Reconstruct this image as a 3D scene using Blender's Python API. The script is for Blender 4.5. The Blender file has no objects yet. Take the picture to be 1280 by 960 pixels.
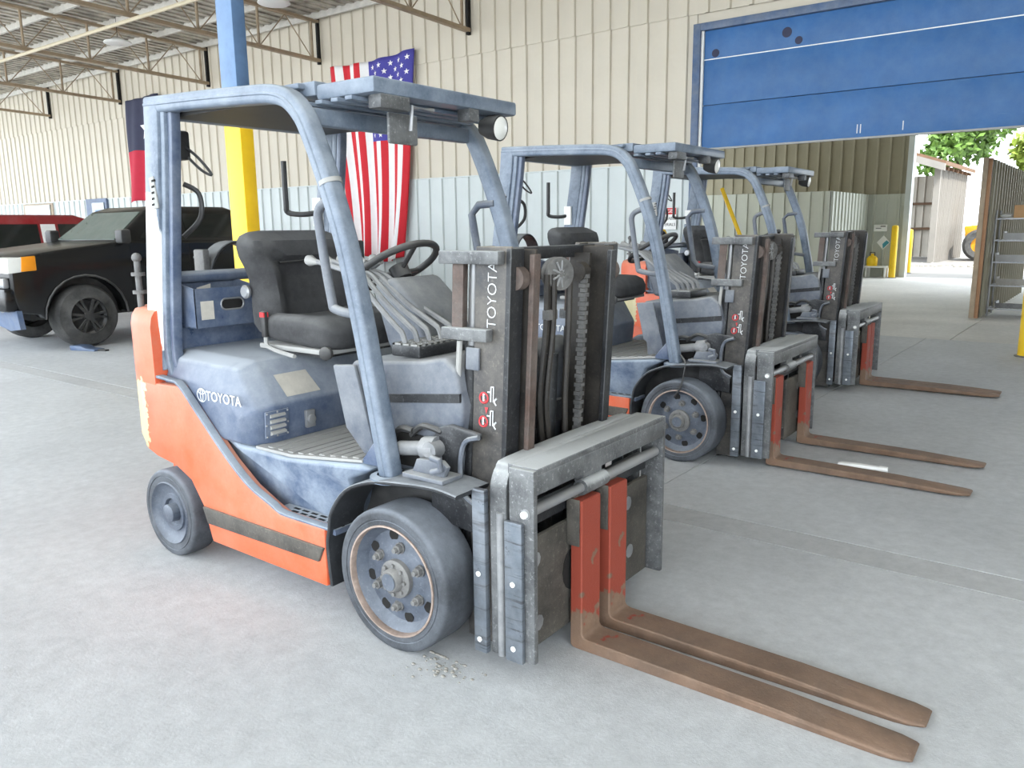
import bpy, bmesh, math, random
from mathutils import Vector, Matrix
random.seed(7)
S = bpy.context.scene
C = S.collection
PI = math.pi
# ------------------------------------------------------------------ camera
CAMP = (1.9109, -2.3219, 1.4419); YAW, PITCH, ROLL, FPX = 2.2247, .192, -.0116, 1004.887
cam_d = bpy.data.cameras.new('camera'); cam = bpy.data.objects.new('camera', cam_d); C.objects.link(cam)
fw = Vector((math.cos(YAW) * math.cos(PITCH), math.sin(YAW) * math.cos(PITCH), -math.sin(PITCH)))
rt = Vector((math.sin(YAW), -math.cos(YAW), 0)); up = rt.cross(fw)
r2 = rt * math.cos(ROLL) + up * math.sin(ROLL); u2 = -rt * math.sin(ROLL) + up * math.cos(ROLL)
cam.matrix_world = Matrix(((r2.x, u2.x, -fw.x, CAMP[0]), (r2.y, u2.y, -fw.y, CAMP[1]), (r2.z, u2.z, -fw.z, CAMP[2]), (0, 0, 0, 1)))
cam_d.sensor_width = 36; cam_d.lens = FPX * 36 / 1280; cam_d.clip_end = 400; cam_d.clip_start = .05
S.camera = cam
# ------------------------------------------------------------------ world, sun, exposure
w = bpy.data.worlds.new('world'); S.world = w; w.use_nodes = True
bg = w.node_tree.nodes['Background']; bg.inputs[0].default_value = (.84, .92, 1.0, 1); bg.inputs[1].default_value = 1.7
sd = bpy.data.lights.new('sun', 'SUN'); sd.energy = 2.2; sd.angle = .01; sd.color = (1, .95, .86)
sun = bpy.data.objects.new('sun', sd); C.objects.link(sun); sun.location = (20, -10, 30)
sun.rotation_euler = Vector((-.55, .35, -.95)).to_track_quat('-Z', 'Y').to_euler()
S.view_settings.view_transform = 'Standard'; S.view_settings.look = 'None'
S.view_settings.exposure = 2.0; S.view_settings.gamma = 1.0; S.view_settings.use_curve_mapping = False

# ------------------------------------------------------------------ materials
def srgb(r, g, b):
    f = lambda c: ((c / 255 + .055) / 1.055) ** 2.4 if c > 10 else c / 255 / 12.92
    return (f(r), f(g), f(b), 1)
M = {}
def mat(name, col, rough=.5, metal=0., dust=0., dustcol=(168, 166, 160), film=0., var=.12, nscale=7., chip=None, chipamt=.0, bump=0., bscale=120., spec=.5, speck=0., streak=0., streakcol=(60, 60, 62), sdir=(60, 60, 2.5)):
    m = bpy.data.materials.new(name); m.use_nodes = True; M[name] = m
    nt = m.node_tree; N = nt.nodes; L = nt.links; p = N['Principled BSDF']
    p.inputs['Roughness'].default_value = rough; p.inputs['Metallic'].default_value = metal
    p.inputs['Specular IOR Level'].default_value = spec
    tc = N.new('ShaderNodeTexCoord')
    def noise(sc, det=6, ro=.65, src=None):
        n = N.new('ShaderNodeTexNoise'); n.inputs['Scale'].default_value = sc; n.inputs['Detail'].default_value = det; n.inputs['Roughness'].default_value = ro
        L.new(src or tc.outputs['Object'], n.inputs['Vector']); return n.outputs['Fac']
    def rng(src, lo, hi, a, b):
        r = N.new('ShaderNodeMapRange'); r.inputs[1].default_value = lo; r.inputs[2].default_value = hi; r.inputs[3].default_value = a; r.inputs[4].default_value = b
        L.new(src, r.inputs[0]); return r.outputs[0]
    def op(o, x, y, clamp=False):
        k = N.new('ShaderNodeMath'); k.operation = o; k.use_clamp = clamp
        for i, v in enumerate((x, y)):
            if isinstance(v, (int, float)): k.inputs[i].default_value = v
            else: L.new(v, k.inputs[i])
        return k.outputs[0]
    def mix(f, x, colr):
        k = N.new('ShaderNodeMix'); k.data_type = 'RGBA'; L.new(f, k.inputs[0]); L.new(x, k.inputs[6]); k.inputs[7].default_value = srgb(*colr); return k.outputs[2]
    mx = N.new('ShaderNodeMix'); mx.data_type = 'RGBA'; mx.blend_type = 'MULTIPLY'; mx.inputs[0].default_value = 1
    mx.inputs[6].default_value = srgb(*col); L.new(rng(noise(nscale), .3, .7, 1 - var, 1 + var), mx.inputs[7])
    out = mx.outputs[2]
    if chip: out = mix(rng(noise(23, 8, .8), .66 - chipamt, .70 - chipamt, 0, 1), out, chip)
    if streak:
        mp = N.new('ShaderNodeMapping'); mp.inputs['Scale'].default_value = sdir; L.new(tc.outputs['Object'], mp.inputs['Vector'])
        out = mix(rng(noise(1., 5, .7, mp.outputs[0]), .66 - streak, .76 - streak, 0, .9), out, streakcol)
    if dust or film or speck:
        g = N.new('ShaderNodeNewGeometry'); sp = N.new('ShaderNodeSeparateXYZ'); L.new(g.outputs['Normal'], sp.inputs[0])
        d = op('MULTIPLY', rng(sp.outputs[2], .15, .85, 0, dust), rng(noise(10, 7, .7), .3, .7, .7, 1.2))
        d = op('ADD', d, op('MULTIPLY', film, rng(noise(4.5, 9, .72), .36, .66, .25, 1.9)))
        if speck: d = op('ADD', d, rng(noise(85, 4, .7), .56, .72, 0, speck))
        d = op('MINIMUM', d, .96)
        out = mix(d, out, dustcol)
        L.new(rng(d, 0, 1, rough, .9), p.inputs['Roughness'])
    L.new(out, p.inputs['Base Color'])
    if bump:
        bp = N.new('ShaderNodeBump'); bp.inputs['Strength'].default_value = bump; bp.inputs['Distance'].default_value = .01; L.new(noise(bscale, 4), bp.inputs['Height']); L.new(bp.outputs[0], p.inputs['Normal'])
    return m
def masked(name, base, zone, col, soft=.03, nscale=9., namp=.25):
    """copy of a material with another colour inside an object-space box (wear and patches with a shape of their own)"""
    m = M[base].copy(); m.name = name; M[name] = m; nt = m.node_tree; N = nt.nodes; L = nt.links; p = N['Principled BSDF']
    src = p.inputs['Base Color'].links[0].from_socket
    tc = N.new('ShaderNodeTexCoord'); sp = N.new('ShaderNodeSeparateXYZ'); nz = N.new('ShaderNodeTexNoise'); nz.inputs['Scale'].default_value = nscale; nz.inputs['Detail'].default_value = 6
    L.new(tc.outputs['Object'], nz.inputs['Vector'])
    L.new(tc.outputs['Object'], sp.inputs[0]); fac = None
    for ax, lo, hi in zone:
        for v, sg in ((lo, 1), (hi, -1)):
            r = N.new('ShaderNodeMapRange'); r.inputs[1].default_value = v - sg * soft; r.inputs[2].default_value = v + sg * soft
            L.new(sp.outputs[ax], r.inputs[0])
            if fac is None: fac = r.outputs[0]
            else:
                k = N.new('ShaderNodeMath'); k.operation = 'MULTIPLY'; L.new(fac, k.inputs[0]); L.new(r.outputs[0], k.inputs[1]); fac = k.outputs[0]
    ad = N.new('ShaderNodeMath'); ad.operation = 'MULTIPLY_ADD'; L.new(nz.outputs['Fac'], ad.inputs[0]); ad.inputs[1].default_value = namp * 4; L.new(fac, ad.inputs[2])
    th = N.new('ShaderNodeMapRange'); th.inputs[1].default_value = .5 + namp * 2 + .0; th.inputs[2].default_value = .62 + namp * 2; L.new(ad.outputs[0], th.inputs[0])
    fm = N.new('ShaderNodeMath'); fm.operation = 'MULTIPLY'; L.new(th.outputs[0], fm.inputs[0]); 
    cl = N.new('ShaderNodeMath'); cl.operation = 'GREATER_THAN'; cl.inputs[1].default_value = .02; L.new(fac, cl.inputs[0]); L.new(cl.outputs[0], fm.inputs[1])
    mx = N.new('ShaderNodeMix'); mx.data_type = 'RGBA'; L.new(fm.outputs[0], mx.inputs[0]); L.new(src, mx.inputs[6]); mx.inputs[7].default_value = srgb(*col)
    L.new(mx.outputs[2], p.inputs['Base Color']); return m

mat('orange', (214, 86, 42), .42, dust=.45, film=.13, dustcol=(206, 168, 146), chip=(150, 128, 112), chipamt=-.03, var=.08, nscale=5, streak=-.01, streakcol=(150, 84, 58), sdir=(2.5, 60, 60), speck=.08)
masked('orange_scraped', 'orange', [(0, -1.66, -1.49), (2, .5, .80)], (190, 180, 140), .03, 34, .55)
mat('guard', (68, 84, 104), .26, dust=.62, film=.27, dustcol=(164, 172, 180), chip=(190, 194, 200), chipamt=-.04, var=.15, nscale=9, speck=.15)
masked('guard_white_patch', 'guard', [(0, -1.60, -1.33), (2, .93, 1.60), (1, -.6, -.40)], (238, 238, 236), .03, 9, .12)  # guard colour with a ragged white patch on the near rear pillar
mat('tubblue', (54, 72, 100), .25, dust=.8, film=.42, dustcol=(156, 166, 176), var=.12, nscale=6, streak=.0, streakcol=(160, 168, 178), speck=.1)
mat('bodyblue', (48, 66, 96), .22, dust=.86, film=.22, dustcol=(164, 170, 177), var=.12, nscale=6, chip=(150, 158, 172), chipamt=-.05, speck=.1, streak=-.02, streakcol=(150, 158, 170))
mat('cowl', (68, 76, 90), .4, dust=.65, film=.22, dustcol=(164, 165, 164), var=.12, speck=.12)
mat('blackmetal', (20, 21, 25), .4, .1, dust=.62, film=.05, dustcol=(146, 148, 148), chip=(110, 108, 106), chipamt=-.03, var=.3, nscale=14, bump=.15, speck=.22)
mat('mastplate', (30, 32, 38), .4, .1, dust=.6, film=.20, dustcol=(158, 150, 138), chip=(150, 142, 132), chipamt=-.03, var=.25, nscale=5, bump=.1, speck=.2, streak=-.01, streakcol=(120, 112, 104))
mat('carrmetal', (36, 37, 40), .42, .15, dust=.95, film=.18, dustcol=(186, 188, 187), chip=(120, 118, 114), chipamt=-.02, var=.35, nscale=16, bump=.2, speck=.34, streak=.0, streakcol=(120, 120, 120))
mat('fendermetal', (28, 29, 32), .45, .1, dust=.85, film=.05, dustcol=(156, 160, 164), var=.3, nscale=14, speck=.12)
mat('plate', (40, 38, 36), .6, .1, dust=.5, film=.26, dustcol=(128, 122, 112), chip=(24, 24, 26), chipamt=.02, var=.4, nscale=11, bump=.3, speck=.45)
mat('bare', (92, 100, 108), .3, .4, dust=.3, film=.16, dustcol=(170, 172, 176), chip=(36, 37, 42), chipamt=.06, var=.3, nscale=20, streak=.12, streakcol=(34, 36, 40), sdir=(4, 4, 55))
mat('chrome', (150, 152, 156), .3, .6, dust=.4, film=.25, var=.1)
mat('tyre', (36, 38, 42), .6, dust=.6, film=.18, dustcol=(136, 142, 150), var=.2, nscale=9, bump=.1, bscale=60, speck=.12)
mat('rim', (50, 58, 72), .4, .1, dust=.35, film=.18, dustcol=(150, 156, 164), var=.25, nscale=20, speck=.25)
mat('ringcopper', (158, 140, 128), .5, .3, var=.3, nscale=30)
mat('hub', (76, 76, 76), .5, .2, dust=.4, film=.28, dustcol=(150, 148, 144), var=.4, nscale=40, speck=.3)
mat('seat', (40, 40, 42), .85, dust=.46, film=.09, dustcol=(136, 136, 135), var=.2, nscale=9, bump=.15, bscale=300, speck=.06)
mat('blackplastic', (20, 20, 23), .5, dust=.35, film=.06, var=.2)
mat('greyplastic', (150, 150, 148), .6, dust=.3, film=.3, var=.1)
mat('rodgrey', (100, 102, 106), .35, .2, dust=.5, film=.35, dustcol=(176, 176, 174), var=.1)
mat('rustrail', (74, 54, 46), .7, .2, film=.12, var=.4, nscale=25, speck=.1, streak=.02, streakcol=(40, 36, 36))
mat('dirtrail', (34, 33, 33), .45, .2, film=.11, dust=.3, dustcol=(122, 112, 98), var=.45, nscale=12, chip=(28, 28, 30), chipamt=.03, speck=.2, streak=.03, streakcol=(30, 30, 32))
mat('rust', (106, 82, 64), .7, .1, dust=.12, film=.12, dustcol=(160, 140, 124), var=.4, nscale=6, chip=(172, 132, 98), chipamt=.0, bump=.25, speck=.18, streak=.02, streakcol=(84, 60, 52), sdir=(2.5, 30, 30))
masked('fork', 'rust', [(2, .10, 2), (0, 0, .7)], (142, 60, 42), .10, 14, .6)
mat('white', (232, 232, 228), .6, var=.03)
mat('sticker', (196, 190, 178), .6, film=.2, var=.1, nscale=30)
mat('red', (196, 44, 48), .6, var=.05)
mat('decalwhite', (206, 208, 208), .6, var=.05)
mat('decalred', (190, 60, 64), .6, var=.1)
mat('decalblue', (60, 140, 160), .6, var=.05)
mat('yellow', (240, 196, 24), .5, var=.08, nscale=5, chip=(214, 160, 30), chipamt=-.05)
mat('colblue', (92, 122, 158), .5, var=.15, nscale=6, chip=(150, 165, 185), chipamt=-.03)
mat('doorblue', (34, 90, 146), .5, film=.10, dustcol=(120, 146, 172), var=.14, nscale=1.6, streak=-.03, streakcol=(110, 140, 170), sdir=(1, 20, 24))
mat('doorframe', (58, 84, 120), .5, film=.15, var=.15)
mat('beige', (200, 192, 176), .55, var=.06, nscale=1.1, film=.10, dustcol=(186, 172, 148))
mat('wainscot', (194, 200, 198), .5, var=.05, nscale=1.5)
mat('olive', (140, 134, 114), .6, var=.1, nscale=1.2)
mat('paleolive', (180, 183, 172), .6, var=.07, nscale=1.2)
mat('steeltan', (150, 132, 108), .6, var=.2, nscale=6)
mat('pipecream', (190, 178, 152), .6, var=.08)
mat('deck', (176, 170, 158), .7, var=.5, nscale=3)
mat('purlin', (196, 192, 184), .6, var=.15)
mat('darkgap', (24, 22, 20), .9, var=.1)
mat('asphalt', (170, 168, 160), .9, var=.1, nscale=.7)
mat('yard', (112, 109, 104), .9, var=.12, nscale=.7)
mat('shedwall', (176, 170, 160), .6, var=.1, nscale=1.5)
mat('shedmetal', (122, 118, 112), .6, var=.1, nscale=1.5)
mat('shedwood', (98, 72, 52), .7, var=.2, nscale=4)
mat('truckblack', (14, 15, 17), .2, film=.02, dust=.06, dustcol=(120, 118, 112), var=.1)
mat('glass', (20, 26, 26), .06, var=.05, spec=.8)
mat('tintglass', (40, 44, 46), .1, var=.1, spec=.8)
mat('glassgreen', (92, 104, 98), .1, var=.08, film=.06, spec=.8)
mat('lampglass', (226, 226, 220), .15, var=.05)
mat('amber', (240, 150, 30), .2, var=.05)
mat('trucktyre', (34, 34, 35), .8, film=.1, var=.2)
mat('redcar', (140, 20, 28), .3, film=.06, var=.05)
mat('flagred', (200, 34, 46), .8, var=.05)
mat('flagwhite', (232, 230, 228), .8, var=.04)
mat('flagblue', (70, 66, 150), .8, var=.06)
mat('navy', (52, 54, 76), .8, var=.06)
mat('flagred2', (186, 36, 60), .8, var=.05)
mat('wood', (150, 110, 76), .7, var=.2, nscale=4)
mat('cardboard', (176, 138, 96), .8, var=.08)
mat('leafa', (78, 108, 36), .6, var=.3, nscale=.8)
mat('leafb', (112, 128, 48), .6, var=.3, nscale=.8)
mat('bark', (90, 76, 60), .9, var=.2)
mat('loaderyellow', (196, 140, 20), .5, var=.1)
mat('rubble', (150, 146, 138), .9, var=.2)
mat('lampwhite', (235, 235, 232), .5, var=.02)

# concrete floor
def concrete(name, base, seed):
    m = bpy.data.materials.new(name); m.use_nodes = True; M[name] = m
    nt = m.node_tree; N = nt.nodes; L = nt.links; p = N['Principled BSDF']; p.inputs['Roughness'].default_value = .72; p.inputs['Specular IOR Level'].default_value = .35
    g = N.new('ShaderNodeNewGeometry')
    def nz(sc, det, ro, lo, hi, a, b):
        n = N.new('ShaderNodeTexNoise'); n.noise_dimensions = '4D'; n.inputs['W'].default_value = seed; n.inputs['Scale'].default_value = sc; n.inputs['Detail'].default_value = det; n.inputs['Roughness'].default_value = ro
        L.new(g.outputs['Position'], n.inputs['Vector'])
        r = N.new('ShaderNodeMapRange'); r.inputs[1].default_value = lo; r.inputs[2].default_value = hi; r.inputs[3].default_value = a; r.inputs[4].default_value = b
        L.new(n.outputs['Fac'], r.inputs[0]); return n, r.outputs[0]
    _, a = nz(.7, 6, .6, .3, .7, .84, 1.10)
    _, b = nz(14, 9, .78, .3, .7, .82, 1.14)
    n3, c = nz(75, 5, .8, .62, .72, 1., .62)
    _, d = nz(38, 6, .75, .64, .70, 1., 1.22)
    o = a
    for k in (b, c, d):
        mm = N.new('ShaderNodeMath'); mm.operation = 'MULTIPLY'; L.new(o, mm.inputs[0]); L.new(k, mm.inputs[1]); o = mm.outputs[0]
    mx = N.new('ShaderNodeMix'); mx.data_type = 'RGBA'; mx.blend_type = 'MULTIPLY'; mx.inputs[0].default_value = 1; mx.inputs[6].default_value = srgb(*base); L.new(o, mx.inputs[7])
    L.new(mx.outputs[2], p.inputs['Base Color'])
    bp = N.new('ShaderNodeBump'); bp.inputs['Strength'].default_value = .25; bp.inputs['Distance'].default_value = .01; L.new(n3.outputs['Fac'], bp.inputs['Height']); L.new(bp.outputs[0], p.inputs['Normal'])
concrete('concrete', (190, 192, 193), 1.); concrete('concrete_strip', (184, 185, 185), 5.); concrete('concrete_far', (206, 204, 199), 9.)

# ------------------------------------------------------------------ mesh builder
class MB:
    def __init__(s): s.v = []; s.f = []; s.mi = []
    def add(s, vs, fs, mi=0):
        o = len(s.v); s.v += [tuple(v) for v in vs]; s.f += [tuple(i + o for i in f) for f in fs]; s.mi += [mi] * len(fs); return s
    def box(s, x0, x1, y0, y1, z0, z1, mi=0, m=None):
        vs = [(x, y, z) for x in (x0, x1) for y in (y0, y1) for z in (z0, z1)]
        if m: vs = [m(v) for v in vs]
        return s.add(vs, [(0, 1, 3, 2), (4, 6, 7, 5), (0, 4, 5, 1), (2, 3, 7, 6), (0, 2, 6, 4), (1, 5, 7, 3)], mi)
    def prism(s, poly, a0, a1, axis='y', mi=0, m=None):
        n = len(poly)
        def pt(p, a): return {'y': (p[0], a, p[1]), 'x': (a, p[0], p[1]), 'z': (p[0], p[1], a)}[axis]
        vs = [pt(p, a0) for p in poly] + [pt(p, a1) for p in poly]
        if m: vs = [m(v) for v in vs]
        fs = [tuple(range(n)), tuple(range(2 * n - 1, n - 1, -1))] + [(i, i + n, (i + 1) % n + n, (i + 1) % n) for i in range(n)]
        return s.add(vs, fs, mi)
    def loft(s, secs, close=True, caps=True, mi=0):
        n = len(secs[0]); vs = [p for q in secs for p in q]; fs = []
        for k in range(len(secs) - 1):
            for i in range(n if close else n - 1):
                j = (i + 1) % n; fs.append((k * n + i, k * n + j, (k + 1) * n + j, (k + 1) * n + i))
        c0, c1 = caps if isinstance(caps, tuple) else (caps, caps)
        if c0 and close: fs.append(tuple(range(n - 1, -1, -1)))
        if c1 and close: fs.append(tuple((len(secs) - 1) * n + i for i in range(n)))
        return s.add(vs, fs, mi)
    def sweep(s, path, prof, upv=(0, 1, 0), closed=False, mi=0):
        """prof: list of (a,b): a along in-plane normal, b along upv"""
        P = [Vector(p) for p in path]; U = Vector(upv).normalized(); secs = []; n = len(P)
        for i, p in enumerate(P):
            if closed: t = P[(i + 1) % n] - P[i - 1]
            else: t = P[min(i + 1, n - 1)] - P[max(i - 1, 0)]
            t.normalize(); a = U.cross(t)
            if a.length < 1e-4: a = Vector((1, 0, 0)).cross(t)
            a.normalize(); b = t.cross(a)
            secs.append([tuple(p + a * q[0] + b * q[1]) for q in prof])
        if closed: secs.append(secs[0]); return s.loft(secs, True, False, mi)
        return s.loft(secs, True, True, mi)
    def tube(s, path, r, n=10, closed=False, upv=(.13, .97, .21), mi=0):
        return s.sweep(path, [(r * math.cos(2 * PI * k / n), r * math.sin(2 * PI * k / n)) for k in range(n)], upv, closed, mi)
    def cyl(s, p0, p1, r, n=16, r1=None, mi=0):
        p0 = Vector(p0); p1 = Vector(p1); t = (p1 - p0).normalized(); a = t.orthogonal().normalized(); b = t.cross(a); r1 = r if r1 is None else r1
        return s.loft([[tuple(p + (a * math.cos(2 * PI * k / n) + b * math.sin(2 * PI * k / n)) * q) for k in range(n)] for p, q in ((p0, r), (p1, r1))], mi=mi)
    def lathe(s, prof, c, axis, n=40, mi=0, closed=False):
        """prof: (r, h) pairs along axis from c"""
        c = Vector(c); t = Vector(axis).normalized(); a = t.orthogonal().normalized(); b = t.cross(a)
        secs = [[tuple(c + t * h + (a * math.cos(2 * PI * k / n) + b * math.sin(2 * PI * k / n)) * r) for k in range(n)] for r, h in prof]
        return s.loft(secs, True, (False, False) if closed else (prof[0][0] < .03, prof[-1][0] < .03), mi)
    def ball(s, c, r, n=12, m=8, mi=0):
        c = Vector(c); r = (r, r, r) if not hasattr(r, '__len__') else r
        secs = [[(c.x + r[0] * math.sin(PI * j / m) * math.cos(2 * PI * k / n), c.y + r[1] * math.sin(PI * j / m) * math.sin(2 * PI * k / n), c.z + r[2] * math.cos(PI * j / m)) for k in range(n)] for j in range(1, m)]
        secs = [[(c.x + r[0] * .02 * math.cos(2 * PI * k / n), c.y + r[1] * .02 * math.sin(2 * PI * k / n), c.z + r[2]) for k in range(n)]] + secs + [[(c.x + r[0] * .02 * math.cos(2 * PI * k / n), c.y + r[1] * .02 * math.sin(2 * PI * k / n), c.z - r[2]) for k in range(n)]]
        return s.loft(secs, mi=mi)
    def mesh(s, name, mats, bevel=0., seg=2, ang=35., smooth=True):
        me = bpy.data.meshes.new(name); me.from_pydata(s.v, [], s.f)
        for p, i in zip(me.polygons, s.mi): p.material_index = i
        bm = bmesh.new(); bm.from_mesh(me)
        bmesh.ops.recalc_face_normals(bm, faces=bm.faces)
        if bevel:
            es = [e for e in bm.edges if len(e.link_faces) == 2 and e.calc_face_angle(0) > math.radians(ang)]
            if es: bmesh.ops.bevel(bm, geom=es, offset=bevel, segments=seg, profile=.5, affect='EDGES', clamp_overlap=True)
        bm.to_mesh(me); bm.free()
        for k in (mats if isinstance(mats, (list, tuple)) else [mats]): me.materials.append(M[k])
        if smooth:
            for p in me.polygons: p.use_smooth = True
            me.set_sharp_from_angle(angle=math.radians(40))
        return me
    def build(s, name, mats, parent=None, **k):
        o = bpy.data.objects.new(name, s.mesh(name, mats, **k)); C.objects.link(o); o.parent = parent; return o
def link(name, me, parent=None, loc=None, rot=None):
    o = bpy.data.objects.new(name, me); C.objects.link(o); o.parent = parent
    if loc: o.location = loc
    if rot: o.rotation_euler = rot
    return o
def tag(o, label=None, cat=None, group=None, kind=None):
    for k, v in (('label', label), ('category', cat), ('group', group), ('kind', kind)):
        if v: o[k] = v
    return o
def thing(name, label, cat, loc=(0, 0, 0), rz=0, group=None):
    o = bpy.data.objects.new(name, None); C.objects.link(o); o.location = loc; o.rotation_euler = (0, 0, rz); o.empty_display_size = .2
    return tag(o, label, cat, group)
def copy_tree(o, parent=None):
    c = o.copy(); C.objects.link(c); c.parent = parent
    for ch in [x for x in o.children]: copy_tree(ch, c)
    return c
def text_mesh(name, txt, size, mat_, depth=.0015, bold=0.):
    cu = bpy.data.curves.new(name, 'FONT'); cu.body = txt; cu.size = size; cu.extrude = depth; cu.offset = bold; cu.align_x = 'CENTER'; cu.align_y = 'CENTER'; cu.resolution_u = 3
    o = bpy.data.objects.new(name, cu); C.objects.link(o); dg = bpy.context.evaluated_depsgraph_get(); dg.update()
    me = bpy.data.meshes.new_from_object(o.evaluated_get(dg)); bpy.data.objects.remove(o); bpy.data.curves.remove(cu)
    me.name = name; me.materials.clear(); me.materials.append(M[mat_]); return me
def arc(c, r, a0, a1, n, f): return [f(c[0] + r * math.cos(a0 + (a1 - a0) * k / n), c[1] + r * math.sin(a0 + (a1 - a0) * k / n)) for k in range(n + 1)]
def smooth_path(pts, n=6):
    P = [Vector(p) for p in pts]; out = []
    for i in range(len(P) - 1):
        a, b, c, d = P[max(i - 1, 0)], P[i], P[i + 1], P[min(i + 2, len(P) - 1)]
        for k in range(n):
            t = k / n; out.append(tuple(.5 * ((2 * b) + (c - a) * t + (2 * a - 5 * b + 4 * c - d) * t * t + (3 * b - a - 3 * c + d) * t ** 3)))
    return out + [tuple(P[-1])]
def rrect(w, h, r, n=3):
    o = []
    for cx, cy, a in ((w - r, h - r, 0), (-w + r, h - r, PI / 2), (-w + r, -h + r, PI), (w - r, -h + r, 1.5 * PI)):
        o += [(cx + r * math.cos(a + PI / 2 * k / n), cy + r * math.sin(a + PI / 2 * k / n)) for k in range(n + 1)]
    return o
YW = 8.92      # room face of the back wall

# ================================================================== SETTING
fl = MB().box(-60, 60, -30, 8.6, -.12, -.045).box(-8, 8, 8.6, 21.7, -.12, -.045).build('floor', 'darkgap'); tag(fl, 'pale dusty concrete floor slab', 'floor', kind='structure')
G = .0035
def slab(x0, x1, y0, y1, m='concrete'): return MB().box(x0 + G, x1 - G, y0 + G, y1 - G, -.045, 0).build('floor_slab', m, fl, smooth=False)
slab(-60, 14, -30, 1.168); slab(-60, 14, 1.168, 1.384, 'concrete_strip')
slab(-60, -.07, 1.384, 8.93); slab(-.07, 14, 1.384, 8.93); slab(-8, .2, 8.93, 21.7, 'concrete_far'); slab(.2, 8, 8.93, 21.7, 'concrete_far')
yd = MB().box(-90, 90, 21.72, 120, -.2, -.01).build('ground_yard', 'yard'); tag(yd, 'open yard beyond the far opening', 'ground', kind='structure')
gr = MB().box(-90, 90, -90, -30.02, -.2, -.01).box(60.02, 120, -30, 21.7, -.2, -.01).box(14.02, 60, -30, 21.7, -.2, -.02).build('ground', 'asphalt'); tag(gr, 'sunlit pale yard beyond the building', 'ground', kind='structure')

def ribpanel(name, w, h, m, n=3, rh=.032):
    prof = []; st = w / n
    for k in range(n):
        c = st * (k + .5); prof += [(c - .035, 0), (c - .02, -rh), (c + .02, -rh), (c + .035, 0)]
    prof = [(0, 0)] + prof + [(w, 0), (w, .012), (0, .012)]
    b = MB(); b.prism([(p[0], p[1]) for p in prof], 0, h, 'z'); return b.mesh(name, m, smooth=False)
PW = .95
wb = MB().box(-32, -3.33, 8.945, 9.1, 0, 5.75).box(-3.33, 5.2, 8.945, 9.1, 4.2, 5.75).box(5.2, 9, 8.945, 9.1, 0, 5.75).build('wall_back', 'beige'); tag(wb, 'beige ribbed metal wall with pale lower panels', 'wall', kind='structure')
pw = ribpanel('wall_panel', PW, 2.341, 'wainscot'); pm = ribpanel('wall_panel', PW, 2.03, 'beige'); pu = ribpanel('wall_panel', PW, 1.35, 'beige')
for k in range(30):
    x = -3.335 - PW * (k + 1)
    link('wall_panel', pw, wb, (x, 8.895, 0)); link('wall_panel', pm, wb, (x, 8.928, 2.335)); link('wall_panel', pu, wb, (x, 8.905, 4.36))
for k in range(9): link('wall_panel', pu, wb, (-3.335 + PW * k, 8.905, 4.36))
tb = MB().box(-32, -3.335, 8.868, 8.90, 2.335, 2.355).build('trim_cap', 'wainscot', wb)
# door frame and sectional door
t1 = MB().box(-3.335, -3.225, 8.80, 8.96, 0, 4.21).box(-3.225, 5.2, 8.80, 8.96, 4.11, 4.21).build('trim_1', 'doorframe', bevel=.006); tag(t1, 'slate blue steel frame of the wide doorway', 'door frame', kind='structure')
MB().box(-3.225, -3.19, 8.84, 8.9, 0, 4.11).build('seal_strip', 'white', t1)
d1 = bpy.data.objects.new('door_1', None); C.objects.link(d1); d1.location = (-3.19, 8.9, 2.526); tag(d1, 'half raised blue sectional overhead door', 'door', kind='structure')
for z0, z1 in ((0, .583), (.589, 1.196), (1.206, 1.584)):
    MB().box(.0, 8.2, -.03, .03, z0, z1).build('door_section', 'doorblue', d1, bevel=.008)
MB().box(0, 8.2, -.026, .026, 1.190, 1.212).build('seam_strip', 'white', d1); MB().box(0, 8.2, -.028, .028, -.022, .002).build('bottom_seal', 'greyplastic', d1)
for x in (2.12, 2.16, 2.66): MB().box(x, x + .012, -.033, -.028, .05, .16).build('scratch_mark', 'decalwhite', d1)
for x, z, r in ((-2.03, 3.93, .065), (-1.87, 3.81, .05), (-3.02, 3.80, .055)): MB().cyl((x + 3.19, -.033, z - 2.526), (x + 3.19, -.029, z - 2.526), r, 20).build('stain_spot', 'navy', d1)
# ceiling, purlins, trusses
def zc(y): return 5.62 + (8.95 - y) * .036
cb = MB()
for x0, x1, ye in ((-32, -6, -3.5), (-6, 9, -9.5)):  # unseen front edge shaped for the light: cut back on the left for daylight
    cb.add([(x0, 9, zc(9)), (x1, 9, zc(9)), (x1, ye, zc(ye)), (x0, ye, zc(ye)), (x0, 9, zc(9) + .1), (x1, 9, zc(9) + .1), (x1, ye, zc(ye) + .1), (x0, ye, zc(ye) + .1)], [(0, 1, 2, 3), (4, 7, 6, 5), (0, 4, 5, 1), (1, 5, 6, 2), (2, 6, 7, 3), (3, 7, 4, 0)])
ce = cb.build('ceiling', 'deck', smooth=False); tag(ce, 'stained metal roof deck on purlins', 'ceiling', kind='structure')
pme = MB().box(-32, 9, -.03, .03, -.13, -.005).mesh('purlin', 'purlin', smooth=False)
for k in range(11): y = 8.75 - k * 1.05; link('purlin', pme, ce, (0, y, zc(y)))
dme = MB()
for k in range(160): dme.box(-32 + k * .25, -32 + k * .25 + .09, -2.5, 8.9, -.03, 0, m=lambda v: (v[0], v[1], v[2] + zc(v[1]) - .001))
tag(dme.build('deck_rib', 'deck', ce, smooth=False), kind='stuff')
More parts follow.
